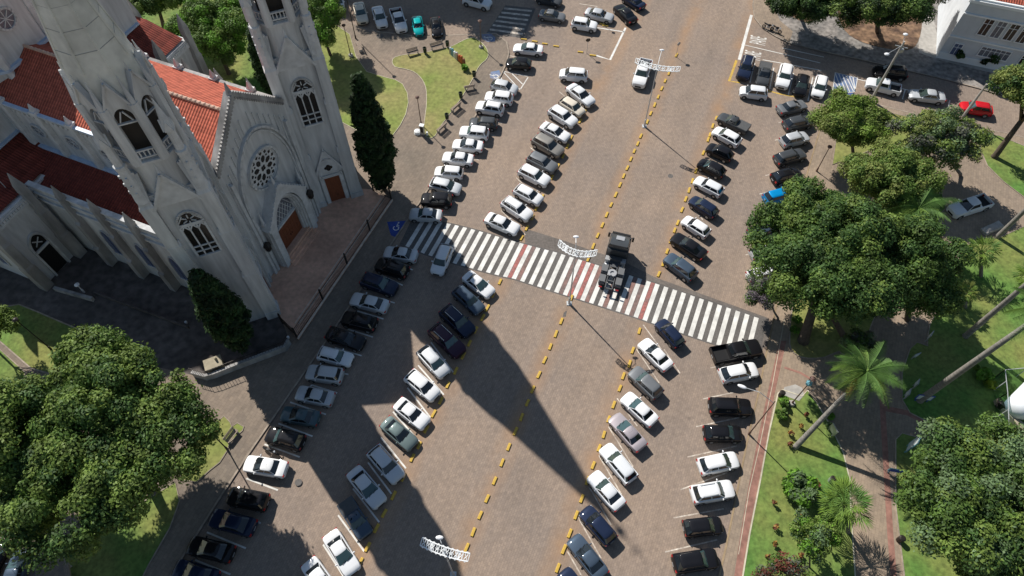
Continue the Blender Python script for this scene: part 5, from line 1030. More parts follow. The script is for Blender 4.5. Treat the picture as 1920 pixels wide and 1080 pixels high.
tree('street_tree', 'tall tree outside the top edge shading the cars beside the far crosswalk', SH(935, 18, 14), SH(935, 20, 14, 1), 9.5, 6.0, 4, .4, 10000, .5, LV, 31, k=80, cr=1.3)
tree('yard_tree', 'bright green tree between the two church towers', P(430, 140), P(395, 60, 7), 5.8, 5.2, 3.8, .3, 20000, .36, ['leaf_bright', 'leaf_b', 'leaf_a'], 21, k=120, cr=1.0)
tree('yard_tree', 'dark tree behind the nave near the top left', P(310, 60), P(290, -10, 7), 5.2, 3.8, 3.4, .3, 12000, .36, LV, 22, k=80, cr=1.0)
tree('yard_tree', 'bright green tree showing right of the far church tower', P(620, 105), P(597, 40, 6), 3.4, 5.4, 3.3, .22, 13000, .34, ['leaf_bright', 'leaf_a', 'leaf_b'], 23, k=90, cr=.9)
tree('large_tree', 'big green tree filling the bottom right corner', P(1870, 1020), P(1872, 975, 8.5), 8.3, 7.6, 4.6, .45, 44000, .38, ['leaf_blue', 'leaf_a', 'leaf_b', 'leaf_c'], 24, k=230, cr=1.15, lobes=9)
tree('yard_tree', 'small light green tree at the left edge above the largest tree', P(-25, 640), P(-14, 612, 5), 2.2, 2.6, 1.8, .12, 3500, .3, ['leaf_lime', 'leaf_b'], 26, k=30, cr=.7)
tree('park_tree', 'young tree with thin glossy leaves on the lower lawn, beside the fan palm', P(1516, 1064), P(1515, 1005, 4.2), 1.9, 1.9, 1.4, .08, 1500, .3, ['leaf_bright', 'leaf_b', 'leaf_blue'], 27, k=26, cr=.55, limbs=6)
tree('park_tree', 'thin young tree at the edge of the lower lawn, right of the glossy one', P(1557, 1035), P(1555, 995, 3.6), .9, 1.6, 1.2, .06, 700, .28, ['leaf_bright', 'leaf_b'], 28, k=12, cr=.5, limbs=4)
tree('park_tree', 'bare greyish tree at the bottom edge of the lower lawn', P(1470, 1110), P(1462, 1078, 3.5), 2.6, 1.6, 1.2, .08, 1400, .26, ['leaf_grey', 'leaf_a', 'leaf_red'], 29, k=26, cr=.55, bark='bark_pale', limbs=10)
tree('park_tree', 'purple grey flowering tree at the end of the crossing by the park kerb', P(1458, 600), P(1432, 552, 3.6), 1.9, 1.9, 1.4, .12, 3200, .24, ['leaf_purple', 'leaf_grey', 'leaf_a'], 30, k=34, cr=.6, bark='bark_pale')
tree('park_tree', 'small feathery grey green tree beside the crown of the royal palm', P(1603, 672), P(1610, 645, 3.2), 1.6, 1.5, 1.4, .1, 2200, .26, ['leaf_grey', 'leaf_a', 'leaf_blue'], 32, k=26, cr=.55)
# cypresses: narrow columns of foliage
def cypress(label, base, h, r, seed, n=14000, mats=('leaf_cyp', 'leaf_cyp2', 'leaf_dark'), z0=1.0, group='cypresses around the church'):
    t = thing('cypress', label, 'cypress', base, 0, group); g = random.Random(seed); cl = []
    for i in range(300):
        f = g.random() ** .8; z = z0 + f * (h - z0); rr = r * (math.sin(min(1, (f + .10) * 1.15) ** .6 * math.pi * .5) if f < .3 else (1 - ((f - .3) / .7) ** 1.9 * .84)) ; a = g.uniform(0, 6.283)
        q = rr * g.uniform(.62, .84); cl.append(((q * math.cos(a), q * math.sin(a), z), .42 + .28 * rr / r, g.randrange(len(mats))))
    b = MB(); b.tube([(0, 0, -.1), (0, 0, h * .85)], [.28, .05], 8); b.build('trunk', 'bark', t)
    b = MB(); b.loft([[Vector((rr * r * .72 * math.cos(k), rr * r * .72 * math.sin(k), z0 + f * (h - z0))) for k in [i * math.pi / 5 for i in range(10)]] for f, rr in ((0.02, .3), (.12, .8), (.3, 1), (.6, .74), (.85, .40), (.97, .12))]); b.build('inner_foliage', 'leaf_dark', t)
    leaf_cloud('crown', cl, n, .2, list(mats), t, seed, up=.5, asp=2.2, shell=.3); return t
cypress('tall cypress column in front of the near tower, inside the church railing', P(462, 652), 14.2, 2.1, 41, 26000)
cypress('tall dark cypress beside the small tower door, at the end of the terrace', P(722, 358), 18.0, 2.25, 42, 30000)
cypress('dark cypress standing behind the church between gable and far tower', P(520, 190), 11.5, 1.4, 43, 8000)
# palms
def frond(L, droop, m, w=.75, n=15, leafl=.85):
    b = MB(); pts = []; 
    for i in range(n + 1):
        t = i / n; pts.append(Vector((L * (t - .18 * t * t * droop), 0, L * (.42 * t - (.42 + .55 * droop) * t * t))))
    b.tube(pts, [.05 * (1 - .8 * i / n) for i in range(n + 1)], 4)
    for i in range(2, n + 1):
        t = i / n; ll = leafl * (math.sin(math.pi * (.12 + .82 * t)) ** .7)
        for s in (-1, 1):
            for q in (0, .5):
                p = pts[i - 1].lerp(pts[i], q); d = Vector((.55, s * 1.0, -.42 - .25 * rnd.random())).normalized(); e = p + d * ll * (.85 + .3 * rnd.random()); sd = Vector((.04, 0, .01))
                b.add([p - sd, p + sd, e + sd * .25, e - sd * .25], [(0, 1, 2, 3)])
    return b
def palm(label, base, top, nf=18, L=3.0, tr=.24, name='royal_palm', special=True, seed=3):
    g = random.Random(seed); t = thing(name, label, 'palm', base, 0); c = Vector(top) - Vector(base)
    b = MB(); b.tube([(0, 0, -.1), c * .03, c * .3, c * .7, c * .93], [tr * 1.45, tr * 1.2, tr * 1.05, tr * .85, tr * .7], 10); b.build('trunk', 'palm_bark', t, smooth=True)
    b = MB(); b.tube([c * .92, c * 1.0, c * 1.05], [tr * .75, tr * .8, tr * .3], 8); b.build('crownshaft', 'leaf_palm2', t, smooth=True)
    vs = {}
    for i in range(nf):
        a = i * 2.39996; lev = i / nf; dr = .35 + .9 * lev
        m = 'leaf_palm' if g.random() < .7 else 'leaf_palm2'
        if special and i == nf - 5: m = 'leaf_yellow'
        if special and i == nf - 1: m = 'leaf_dry'
        key = (m, round(dr, 1))
        f = frond(L * g.uniform(.88, 1.08), dr, m).build('frond', m, t, fixn=False); az = a
        if special and i == nf - 5: az = R(-12)
        if special and i == nf - 1: az = R(-150)
        f.location = c * 1.02; f.rotation_euler = (g.uniform(-.15, .15), -(.55 - 1.05 * lev), az)
    return t
pb = P(1490, 840); palm('royal palm with one bright yellow frond, its pale trunk leaning over the lower lawn', pb, P(1622, 700, 9.2), 28, 3.6, .25)
pb = P(1808, 632); palm('upper of the two tall palm trunks rising out of the right edge', pb, pb + Vector((.3, .1, 15.5)), 14, 3.2, .26, special=False, seed=4)
pb = P(1722, 752); palm('lower of the two tall palm trunks leaning towards the right edge', pb, pb + Vector((1.9, .4, 17.0)), 14, 3.2, .29, special=False, seed=5)
pb = P(1868, 446); palm('palm trunk leaving the right edge beside the white utility truck', pb, pb + Vector((.8, .3, 13)), 12, 3.0, .24, special=False, seed=6)
pb = P(1712, 450); palm('feathery palm with dark glossy fronds tucked behind the sparse pale tree', pb, P(1722, 392, 8.2), 26, 4.0, .2, special=False, seed=8)
def fan_palm(label, base, top, r, nf=34, seed=5, mats=('leaf_lime', 'leaf_palm2', 'leaf_palm')):
    g = random.Random(seed); t = thing('fan_palm', label, 'palm', base, 0, 'fan palms'); c = Vector(top) - Vector(base)
    b = MB(); b.tube([(0, 0, -.1), c * .5, c], [.22, .18, .2], 8); b.build('trunk', 'bark_pale', t)
    for i in range(nf):
        b = MB(); l = r * g.uniform(.3, .62); fl = r * g.uniform(.42, .62); b.beam((0, 0, 0), (l, 0, 0), .035); n = 13
        for k in range(n):
            a = R(-80 + 160 * k / (n - 1)); e = Vector((l + fl * math.cos(a) * .95, fl * math.sin(a) * .62, -.25 * fl * g.uniform(.2, 2) - .12 * abs(math.sin(a)) * fl)); s = Vector((-math.sin(a), math.cos(a), 0)) * .045
            m = Vector((l, 0, 0)).lerp(e, .6) + Vector((0, 0, .03)); b.add([Vector((l, 0, 0)), m - s, e, m + s], [(0, 1, 2, 3)])
        f = b.build('frond', mats[g.randrange(len(mats))], t, fixn=False); f.location = c; lev = i / nf; f.rotation_euler = (g.uniform(-.35, .35), -(1.15 - 1.9 * lev) + g.uniform(-.15, .15), i * 2.39996)
    return t
fan_palm('fan palm with spiky yellow green leaves on the lower lawn beside the path', P(1592, 1000), P(1583, 945, 5.0), 2.6, 40, 5)
fan_palm('round fan palm beside the leaning palm trunk near the right edge', P(1840, 520), P(1840, 472, 3.8), 2.1, 34, 6)
fan_palm('small fan palm on the lawn beneath the palm trunks at the right', P(1810, 578), P(1812, 548, 2.6), 1.5, 26, 7, ('leaf_palm2', 'leaf_olive'))
fan_palm('fan palm inside the foliage of the bright tree, far right edge', P(1930, 560), P(1932, 520, 3), 1.9, 26, 8)
# shrubs
def shrub(label, px, r, h, mats, n=900, seed=1, name='shrub', size=.2, group=None):
    b0 = P(*px, .16); t = thing(name, label, 'shrub', b0, 0, group); g = random.Random(seed)
    cl = [((g.uniform(-.6, .6) * r, g.uniform(-.6, .6) * r, h * g.uniform(.3, .75)), r * .42, g.randrange(len(mats))) for _ in range(12)]
    b = MB(); [b.tube([(0, 0, -.1), (g.uniform(-.3, .3) * r, g.uniform(-.3, .3) * r, h * .6)], [.05, .02], 5) for _ in range(4)]; b.build('stem', 'bark', t)
    leaf_cloud('crown', cl, n, size, mats, t, seed); return t
shrub('large bright green bush on the lower lawn below the street lamp', (1490, 925), 1.75, 2.4, ['leaf_bright', 'leaf_a', 'leaf_blue'], 5500, 51, size=.26)
shrub('round bright lime bush beside the glass enclosure, the bigger of two', (1835, 703), .95, 1.3, ['leaf_lime', 'leaf_bright'], 1600, 52)
shrub('small bright lime bush touching the glass enclosure', (1853, 722), .6, .9, ['leaf_lime', 'leaf_yellow'], 800, 53)
shrub('round green bush at the tip of the lower lawn, beside the signpost', (1466, 757), .55, 1.0, ['leaf_bright', 'leaf_a'], 700, 54)
shrub('round green bush on the lower lawn, second behind the signpost', (1463, 780), .6, 1.0, ['leaf_bright', 'leaf_a'], 700, 55)
shrub('dark green bush at the foot of the big park tree trunk, the upper one', (1491, 603), .5, 1.1, ['leaf_bright', 'leaf_a'], 500, 56)
shrub('dark green bush at the foot of the big park tree trunk, the lower one', (1487, 622), .45, 1.0, ['leaf_bright', 'leaf_a'], 500, 57)
shrub('small dark bush standing beside the hedge bottom at the first lawn point', (1553, 800), .4, .8, ['leaf_blue', 'leaf_a'], 300, 58)
shrub('low green bush under the royal palm beside the bench', (1556, 783), .35, .5, ['leaf_bright'], 260, 59)
shrub('green shrub below the colourful sculpture on the lawn', (871, 131), .55, .9, ['leaf_bright', 'leaf_a'], 450, 60)
shrub('dark clipped bush against the white street building, left one', (1793, 112), 1.0, 2.4, ['leaf_c', 'leaf_dark'], 1500, 61)
shrub('dark clipped bush against the white street building, right one', (1846, 122), 1.2, 2.6, ['leaf_c', 'leaf_dark'], 1700, 62)
reds = [(1449, 945), (1452, 990), (1451, 1022), (1499, 1043), (1530, 912), (1495, 970), (1500, 802), (1510, 782), (1480, 815), (1478, 835), (1527, 905), (1437, 1047), (1590, 640), (1570, 620)]
for i, p in enumerate(reds[:12]):
    shrub('tiny sapling with dark reddish leaves, one of those dotted over the lower lawn', p, .28, 1.0, ['leaf_red', 'leaf_dry'], 60, 70 + i, 'sapling', .16, 'red leaved saplings')
# ------------------------------------------------------------------ street furniture
# raised yellow blocks in three dashed lines, and one short line at the top
def zl(pts, s, ox, oy): return [(ox + x / s, oy + y / s) for x, y in pts]
line_mid = zl([(805, 130), (763, 232), (742, 275), (723, 318), (703, 365), (683, 410), (661, 458), (642, 505), (605, 585), (588, 628), (568, 670), (549, 715), (529, 765), (509, 810), (488, 860), (464, 915), (438, 972), (413, 1028)], 3, 1000, 60) + \
    zl([(573, 142), (543, 208), (515, 275), (484, 355), (377, 602), (313, 750)], 3.376, 960, 380) + zl([(605, 172), (584, 220), (563, 270), (541, 325), (518, 380), (498, 430), (476, 484), (453, 537), (428, 596), (403, 655), (375, 723), (347, 790), (321, 852), (295, 915), (270, 975)], 2, 740, 540)
line_right = zl([(1030, 485), (1010, 528), (994, 578), (984, 605), (957, 680), (915, 782), (895, 838), (877, 890), (858, 940), (837, 1000)], 3, 1000, 60) + zl([(1050, 127), (1030, 175), (1005, 240), (983, 308), (957, 385), (930, 452), (807, 812), (765, 935), (745, 1020)], 3.376, 960, 380) + \
    zl([(858, 330), (845, 376), (822, 438), (803, 492), (785, 550), (767, 600), (745, 665), (723, 722), (702, 790), (681, 852), (657, 920), (635, 980), (612, 1050)], 2, 740, 540)
line_left = zl([(1100, 245), (1073, 300), (1022, 395), (1000, 445), (975, 500), (945, 560), (910, 625), (855, 738), (820, 803), (797, 855), (765, 918), (735, 975)], 3.085, 740, 130) + zl([(1193, 445), (1155, 515), (1122, 592), (1095, 645), (1055, 715), (1020, 790), (985, 860), (943, 945), (900, 1025)], 3, 540, 380) + \
    zl([(1155, 145), (1117, 215), (1077, 297), (1040, 383), (1003, 450), (955, 552), (903, 650), (853, 745), (812, 825), (765, 925), (727, 1005)], 2.841, 420, 700)
line_top = zl([(650, 22), (780, 47), (900, 76), (1035, 105)], 6.356, 880, 70) + zl([(265, 112), (335, 131)], 3, 1000, 60) + [(1129, 45), (1135, 48)]
b = MB(); Lb, Wb, Hb = .86, .29, .13
b.loft([[Vector((x * Lb / 2 * k, y * Wb / 2 * (k if k < 1 else 1) * (1 if k == 1 else .8), z)) for x, y in ((-1, -.8), (-.94, -1), (.94, -1), (1, -.8), (1, .8), (.94, 1), (-.94, 1), (-1, .8))] for k, z in ((1, 0), (1, .07), (.93, Hb))])
blk = b.build('road_block', 'paint_yellow'); first = True
for pts, rz, lab in ((line_mid, ROAD, 'yellow raised block in the middle dashed line running down the whole square'), (line_right, ROAD, 'yellow raised block in the right dashed line, at the noses of the parked cars'),
                     (line_left, ROAD, 'yellow raised block in the left dashed line, at the noses of the parked cars'), (line_top, -14, 'yellow raised block in the short dashed line above the top parking bay')):
    for p in pts:
        o = blk if first else blk.copy()
        if not first: S.collection.objects.link(o)
        first = False; q = P(*p, .06); o.location = (q.x, q.y, .003); o.rotation_euler = (0, 0, R(rz + rnd.uniform(-3, 3))); k = rnd.uniform(.92, 1.1); o.scale = (k, 1, 1); tag(o, lab, 'road block', 'yellow raised road blocks')
# arched light frames on tall poles in the middle of the square
def lattice_light(label, base, top, ends, sag):
    """ends: photo pixels of the two frame ends at frame height"""
    h = 9.7; t = thing('lamp_with_frame', label, 'street lamp', base, 0, 'street lamps with festive light frames'); B0 = Vector(base)
    b = MB(); b.tube([(0, 0, 0), (0, 0, 1.2)], [.16, .13], 8); b.tube([(0, 0, 1.2), (0, 0, 6.2)], [.085, .07], 8); b.tube([(0, 0, 6.2), (0, 0, h + .4)], [.055, .05], 8); b.box((0, 0, .04), (.55, .55, .1)); b.build('pole', 'galv', t)
    e0 = P(*ends[0], h) - B0; e1 = P(*ends[1], h) - B0; ctr = (e0 + e1) / 2; n = Vector((-(e1 - e0).y, (e1 - e0).x, 0)).normalized()
    def at(u, z): p = e0.lerp(e1, u); p += -n * sag * (1 - (2 * u - 1) ** 2); p.z = z; return p
    shift = Vector((0, 0, 0)) - at(.5, 0); shift.z = 0
    def A(u, f): q_ = at(u, h) + shift * .95; q_ += n * f; q_.z = h + f * .35; return q_
    b = MB(); w_ = .29; K = 24
    for i in range(K):
        for f in (-w_, w_): b.beam(A(i / K, f), A((i + 1) / K, f), .08)
    for i in range(0, K + 1, 3): b.beam(A(i / K, -w_), A(i / K, w_), .06)
    for j in range(10):
        u = .06 + j * .098
        for fc in (-.2, .2):
            for k in range(8): a0, a1 = k * math.pi / 4, (k + 1) * math.pi / 4; b.beam(A(u + .026 * math.cos(a0), fc + .17 * math.sin(a0)), A(u + .026 * math.cos(a1), fc + .17 * math.sin(a1)), .06)
        if j % 3 == 1: b.add([A(u + .035, -w_ * .9), A(u + .07, -w_ * .9), A(u + .07, w_ * .9), A(u + .035, w_ * .9)], [(0, 1, 2, 3)])
    for s in (.3, .7): b.beam(A(s, 0), Vector((0, 0, h - .1)), .04)
    b.build('light_frame', 'white_paint', t)
    q = (P(*top, h + .3) - B0); q.z = h + .3; b = MB(); b.tube([(0, 0, h - .5), q * .6 + Vector((0, 0, (h) * .4 + .1)), q], .035, 6); b.build('lamp_arm', 'galv', t)
    b = MB(); b.sphere(q, .22, 8, 5, (1.5, .8, .5)); b.build('lamp_head', 'lamp_white', t); return t
lattice_light('lamp pole with arched white light frame, upper one near the driving pickup', P(1208, 237), (1241, 94), ((1183, 108), (1266, 124)), .55)
lattice_light('lamp pole with arched white light frame standing at the crossing', P(1067, 569), (1080, 444), ((1042, 454), (1113, 473)), .7)
q = P(834, 1036, 9.3); lattice_light('lamp pole with white light frame at the bottom edge, in the spire shadow', Vector((q.x, q.y, 0)), (824, 1008), ((787, 1010), (876, 1040)), .15)
# other lamps
def lamp(label, px, h, m='iron', head='globe', arm=None, name='street_lamp', z=.12, pad=False, lean=None, group='street lamps'):
    p = P(*px, z); t = thing(name, label, 'street lamp', p, 0, group); b = MB(); tp = Vector((0, 0, h)) + (lean or Vector())
    b.tube([(0, 0, 0), (0, 0, .6)], [.12, .1], 8); b.tube([(0, 0, .6), tp], [.065, .045], 8)
    b.build('pole', m, t)
    if pad: b = MB(); b.cone((0, 0, 0), (0, 0, .3), .38, .3, 8); b.build('base', 'concrete', t)
    if head == 'globe': b = MB(); b.loft([[tp + Vector((r * math.cos(k), r * math.sin(k), z_)) for k in [i * math.pi / 4 for i in range(8)]] for r, z_ in ((.08, -.1), (.26, .1), (.3, .2), (.1, .34))]); b.build('lamp_head', m, t)
    if arm is not None:
        for a_ in arm:
            q = P(*a_, h + .3) - p; q.z = h + .3; b = MB(); b.tube([tp - Vector((0, 0, .4)), tp.lerp(q, .5) + Vector((0, 0, .35)), q], .03, 6); b.build('lamp_arm', 'galv', t)
            d = (q - tp).normalized(); b = MB(); b.sphere((0, 0, 0), .3, 10, 6, (1.5, .62, .4)); o = b.build('lamp_head', 'lamp_white', t, smooth=True); o.location = q; o.rotation_euler = (0, 0, math.atan2(d.y, d.x))
    return t
lamp('street lamp with a long curved arm over the black SUV, beside the park', (1404, 814), 8.2, 'brown_pole', None, [(1391, 726)])
lamp('dark lamp post beside the lower left bench', (426, 842), 7.4, 'iron')
lamp('short lamp post on the lawn right of the far tower', (658, 105), 5.0, 'brown_pole', pad=True)
lamp('lamp post beside the small white kiosk', (790, 234), 4.6, 'brown_pole')
lamp('lamp post on a pale base at the tip of the large lawn', (902, 89), 4.3, 'brown_pole', pad=True)
lamp('tall dark pole leaving the top edge beside the second white car', (667, 72), 9.5, 'iron')
lamp('lamp post with pale base at the tip of the lower lawn, carrying a blue lantern', (1484, 757), 5.8, 'brown_pole', pad=True)
lamp('reddish pole standing on the pavement between the park trees', (1531, 321), 4.2, 'brown_pole')
lamp('dark lamp post in the shaded lawn left of the church yard', (96, 655), 6.2, 'iron')
lamp('low lamp on the dark church yard paving beside the nave', (158, 548), 1.4, 'lamp_white', z=.13)
p = P(1517, 712, 5.8); b = MB(); b.loft([[Vector((r * math.cos(k), r * math.sin(k), z_)) + P(1484, 757) + Vector((0, 0, 4.8)) for k in [i * math.pi / 3 for i in range(6)]] for r, z_ in ((.1, -.3), (.3, 0), (.32, .3), (.1, .5))]); o = b.build('blue_lantern', 'teal_paint'); tag(o, 'blue lantern hanging on the lamp post at the tip of the lower lawn', 'lantern')
# concrete utility poles of the side street
def upole(label, px, h, heads, cross=0):
    p = P(*px, .12); t = thing('utility_pole', label, 'utility pole', p, 0, 'concrete utility poles'); b = MB(); b.tube([(0, 0, 0), (0, 0, h)], [.2, .12], 8); b.build('pole', 'concrete', t)
    for a_ in heads: q = P(*a_, h + .4) - p; q.z = h + .4; b = MB(); b.tube([(0, 0, h - .6), q], .03, 6); b.build('lamp_arm', 'galv', t); b = MB(); b.sphere(q, .28, 8, 5, (1.2, .9, .5)); b.build('lamp_head', 'lamp_white', t)
    if cross: b = MB(); b.beam((-.7, .3, h - .8), (.7, -.3, h - .8), .1); b.box((.2, -.1, h - 1.3), (.4, .3, .5)); b.build('crossarm', 'steel_grey', t)
upole('tall concrete pole rising from the light green tree over the shaded side street', (1633, 188), 9.6, [(1697, 66), (1662, 103)], 1)
upole('concrete pole standing in front of the red car', (1806, 218), 5.5, [])
# street signs on the driving surface
def sign(label, px, h, w, hh, az, m, z=0.0):
    p = P(*px, z); t = thing('street_sign', label, 'street sign', p, R(az), 'traffic signs seen from above'); b = MB(); b.tube([(0, 0, 0), (0, 0, h)], .035, 6); b.build('post', 'steel_grey', t); b = MB(); b.ext([Vector((0, w / 2 * math.cos(k), h - .3 + hh / 2 * math.sin(k))) for k in [i * math.pi / 4 + math.pi / 8 for i in range(8)]], X * .03); b.build('sign_plate', m, t)
sign('round sign plate on a post at the top end of the middle yellow line', (1267, 106), 2.5, .6, .6, -60, 'steel_grey')
sign('pair of dark sign plates on a post near the top parking bay corner', (1100, 100), 2.6, .7, .6, -80, 'iron')
sign('small dark sign post between the top cars and the white bay corner', (1131, 47), 2.4, .5, .5, -60, 'iron')
# benches, bins
def bench(label, a, c, z=.17):
    A, B_ = P(*a, z), P(*c, z); m = (A + B_) / 2; d = B_ - A; L = min(2.1, max(1.5, d.length)); t = thing('park_bench', label, 'bench', m, math.atan2(d.y, d.x), 'park benches')
    b = MB(); [b.box((0, -.2 + k * .13, .45), (L, .1, .04)) for k in range(4)]; b.build('seat', 'bench_wood', t)
    b = MB(); [b.box((0, .28 + k * .03, .58 + k * .14), (L, .04, .1)) for k in range(3)]; b.build('backrest', 'bench_wood', t)
    for s in (-1, 1): b = MB(); b.box((s * (L / 2 - .15), 0, .22), (.1, .5, .44)); b.beam((s * (L / 2 - .15), .24, .4), (s * (L / 2 - .15), .34, .92), .06); b.build('leg', 'concrete', t)
bench('grey bench at the top edge of the large lawn, left one', (764, 105), (785, 99)); bench('grey bench at the top edge of the large lawn, right one', (808, 94), (832, 87))
bench('bench on the kerb side of the large lawn, uppermost of three', (887, 165), (873, 153 + 15)); bench('bench on the kerb side of the large lawn, middle of three', (862, 198), (847, 211)); bench('bench on the kerb side of the large lawn, lowest of three', (835, 237), (821, 250))
bench('bench beside the leaning dark lamp post, lower left', (428, 832), (446, 808)); bench('bench beside the lawn edge under the royal palm', (1516, 736), (1538, 758)); bench('bench near the lower edge under the largest tree', (130, 1062), (134, 1090)); bench('bench behind the lamp post at the left side of the curved path', (668, 77), (680, 104))
def litter(label, px):
    p = P(*px, .17); t = thing('litter_bin', label, 'litter bin', p, 0, 'dark litter bins beside the lawn'); b = MB(); n = 10
    b.loft([[Vector((r * math.cos(2 * math.pi * i / n), r * math.sin(2 * math.pi * i / n), z)) for i in range(n)] for z, r in ((.15, .2), (.95, .26), (1.0, .27), (1.0, .22), (.5, .2))]); b.build('bin_body', 'dark_green', t); b = MB(); b.tube([(.26, 0, 0), (.26, 0, 1.15)], .03, 6); b.build('post', 'iron', t)
mat('dark_green', (.012, .03, .014), .6)
for l, p in (('dark green bin between the two top benches of the large lawn', (797, 100)), ('dark green bin right of the two top benches', (839, 88)), ('dark green bin on the kerb side of the large lawn, uppermost of three', (889, 145)), ('dark green bin on the kerb side of the large lawn, middle of three', (864, 184)), ('dark green bin on the kerb side of the large lawn, lowest of three', (838, 224))): litter(l, p)
# colourful upright sculpture on the lawn
t = thing('sculpture', 'colourful grey, blue and orange row of upright shapes on the large lawn', 'sculpture', P(857, 112, .17), R(-52))
for i, m in enumerate(('steel_grey', 'teal_paint', 'sign_white', 'steel_grey', 'orange_paint', 'orange_paint', 'rust_paint')):
    if m not in M: mat(m, (.50, .12, .03) if m[0] == 'o' else (.25, .07, .03), .5)
    b = MB(); w, h = .42, 1.1 + .15 * (i % 2); pr = [(-w / 2, 0), (w / 2, 0), (w / 2, h * .7), (w * .2, h), (-w * .2, h), (-w / 2, h * .7)]; b.ext([Vector((-1.6 + i * .52 + x, -.12 + (.0 if i < 4 else .1), z)) for x, z in pr], Y * .28); b.build('panel', m, t)
# kiosk
t = thing('kiosk', 'small white kiosk with dark front at the point of the large lawn', 'kiosk', P(793, 252, .17), R(-15))
b = MB(); b.box((0, 0, .8), (.5, .42, 1.6)); b.build('body', 'steel_grey', t); b = MB(); b.box((0, 0, 1.64), (.6, .52, .1)); b.build('roof', 'white_paint', t); b = MB(); b.box((.0, -.22, 1.0), (.4, .04, .9)); b.build('front_panel', 'black_plastic', t)
b = MB(); c = P(783, 249, .17); b.cone(c, c + Z * .35, .5, .38, 10); b.cone(c + Z * .35, c + Z * .45, .42, .2, 10); tag(b.build('planter', 'white_paint'), 'low round pale planter left of the small white kiosk', 'planter')
b = MB(); c = P(801, 253, .17); b.cone(c, c + Z * .5, .16, .14, 8); tag(b.build('bollard', 'white_paint'), 'small white bollard right of the kiosk', 'bollard')
# railing along the terrace, and the low church yard wall with railing
def railing(name, label, pts, h=1.3, step=.2, m='iron', z=.45, posts=5.0):
    t = thing(name, label, 'fence', (pts[0].x, pts[0].y, z)); o = Vector((pts[0].x, pts[0].y, 0)); b = MB(); pb = []
    for i in range(len(pts) - 1):
        a, c = Vector((*pts[i][:2], 0)) - o, Vector((*pts[i + 1][:2], 0)) - o; L = (c - a).length
        b.beam(a + Z * .15, c + Z * .15, .04); b.beam(a + Z * (h - .15), c + Z * (h - .15), .04)
        for k in range(int(L / step)): p = a.lerp(c, (k + .5) * step / L); b.beam(p + Z * .02, p + Z * h, .03)
        n = max(1, round(L / posts)); pb += [a.lerp(c, k / n) for k in range(n + (1 if i == len(pts) - 2 else 0))]
    b.build('railing_bars', m, t)
    for p in pb: b = MB(); b.box(p + Z * (h * .55), (.16, .16, h * 1.1)); b.cone(p + Z * h * 1.1, p + Z * (h * 1.1 + .25), .12, .02, 6); b.build('post', m, t)
railing('iron_railing', 'dark iron railing along the front edge of the church terrace', [C(19.6, -.9), C(19.2, -3.6), C(-1.8, -3.35), C(-.9, -1.0)], 1.75)
yw = [P(545, 645), P(538, 657), P(440, 694), P(405, 708), P(390, 712), P(366, 705)]
b = MB(); o = yw[0]; strip(b, [p - Vector((o.x, o.y, 0)) for p in yw], .32, 0, world=True, h=.95); t = tag(b.build('yard_wall', 'plaster_aged', loc=(o.x, o.y, .12)), 'low pale wall with railing around the church yard, below the near tower', 'wall')
b = MB()
for i in range(len(yw) - 1):
    a, c = yw[i] - o + Z * .83, yw[i + 1] - o + Z * .83; L = (c - a).length; b.beam(a + Z * .9, c + Z * .9, .04)
    for k in range(int(L / .3)): p = a.lerp(c, (k + .5) * .3 / L); b.beam(p, p + Z * 1.0, .03)
b.build('railing_bars', 'iron', t)
b = MB(); strip(b, [P(268, 525), P(180, 560), P(120, 590)][:2], .2, .13, h=.3); p = P(407, 690, .13); b2 = MB(); b2.box((0, 0, .6), (1.6, 1.1, 1.2)); b2.box((0, 0, 1.24), (1.8, 1.3, .1)); b2.cone((.4, .2, 1.29), (.4, .2, 1.7), .15, .1, 8); tag(b2.build('gate_pier', 'stone_slab', loc=p, rot=(0, 0, R(25))), 'sunlit stone pier at the corner of the church yard wall', 'gate pier')
b = MB(); g0 = P(107, 548, .13); pp = [P(*q) - Vector((g0.x, g0.y, 0)) for q in ((107, 545), (178, 565))]; strip(b, pp, .35, 0, world=True, h=.6); tag(b.build('ramp_wall', 'plaster_aged', loc=g0), 'short pale ramp wall below the transept door', 'wall')
b = MB(); g0 = P(180, 552, .13); pp = [P(*q) - Vector((g0.x, g0.y, 0)) for q in ((180, 552), (356, 617))]; strip(b, pp, .16, 0, world=True, h=.45); tag(b.build('low_wall', 'yard_paving', loc=g0), 'long low dark kerb wall crossing the church yard beside the nave', 'wall')
b = MB(); b.sphere((0, 0, .25), .16, 8, 5); b.cone((0, 0, 0), (0, 0, .25), .12, .1, 6); tag(b.build('floodlight', 'lamp_white', loc=P(350, 606, .13)), 'small white floodlight on the church yard paving', 'floodlight')
b = MB(); b.sphere((0, 0, .25), .16, 8, 5); b.cone((0, 0, 0), (0, 0, .25), .12, .1, 6); tag(b.build('floodlight', 'lamp_white', loc=P(541, 634, .45)), 'small white floodlight in the corner of the terrace railing', 'floodlight')
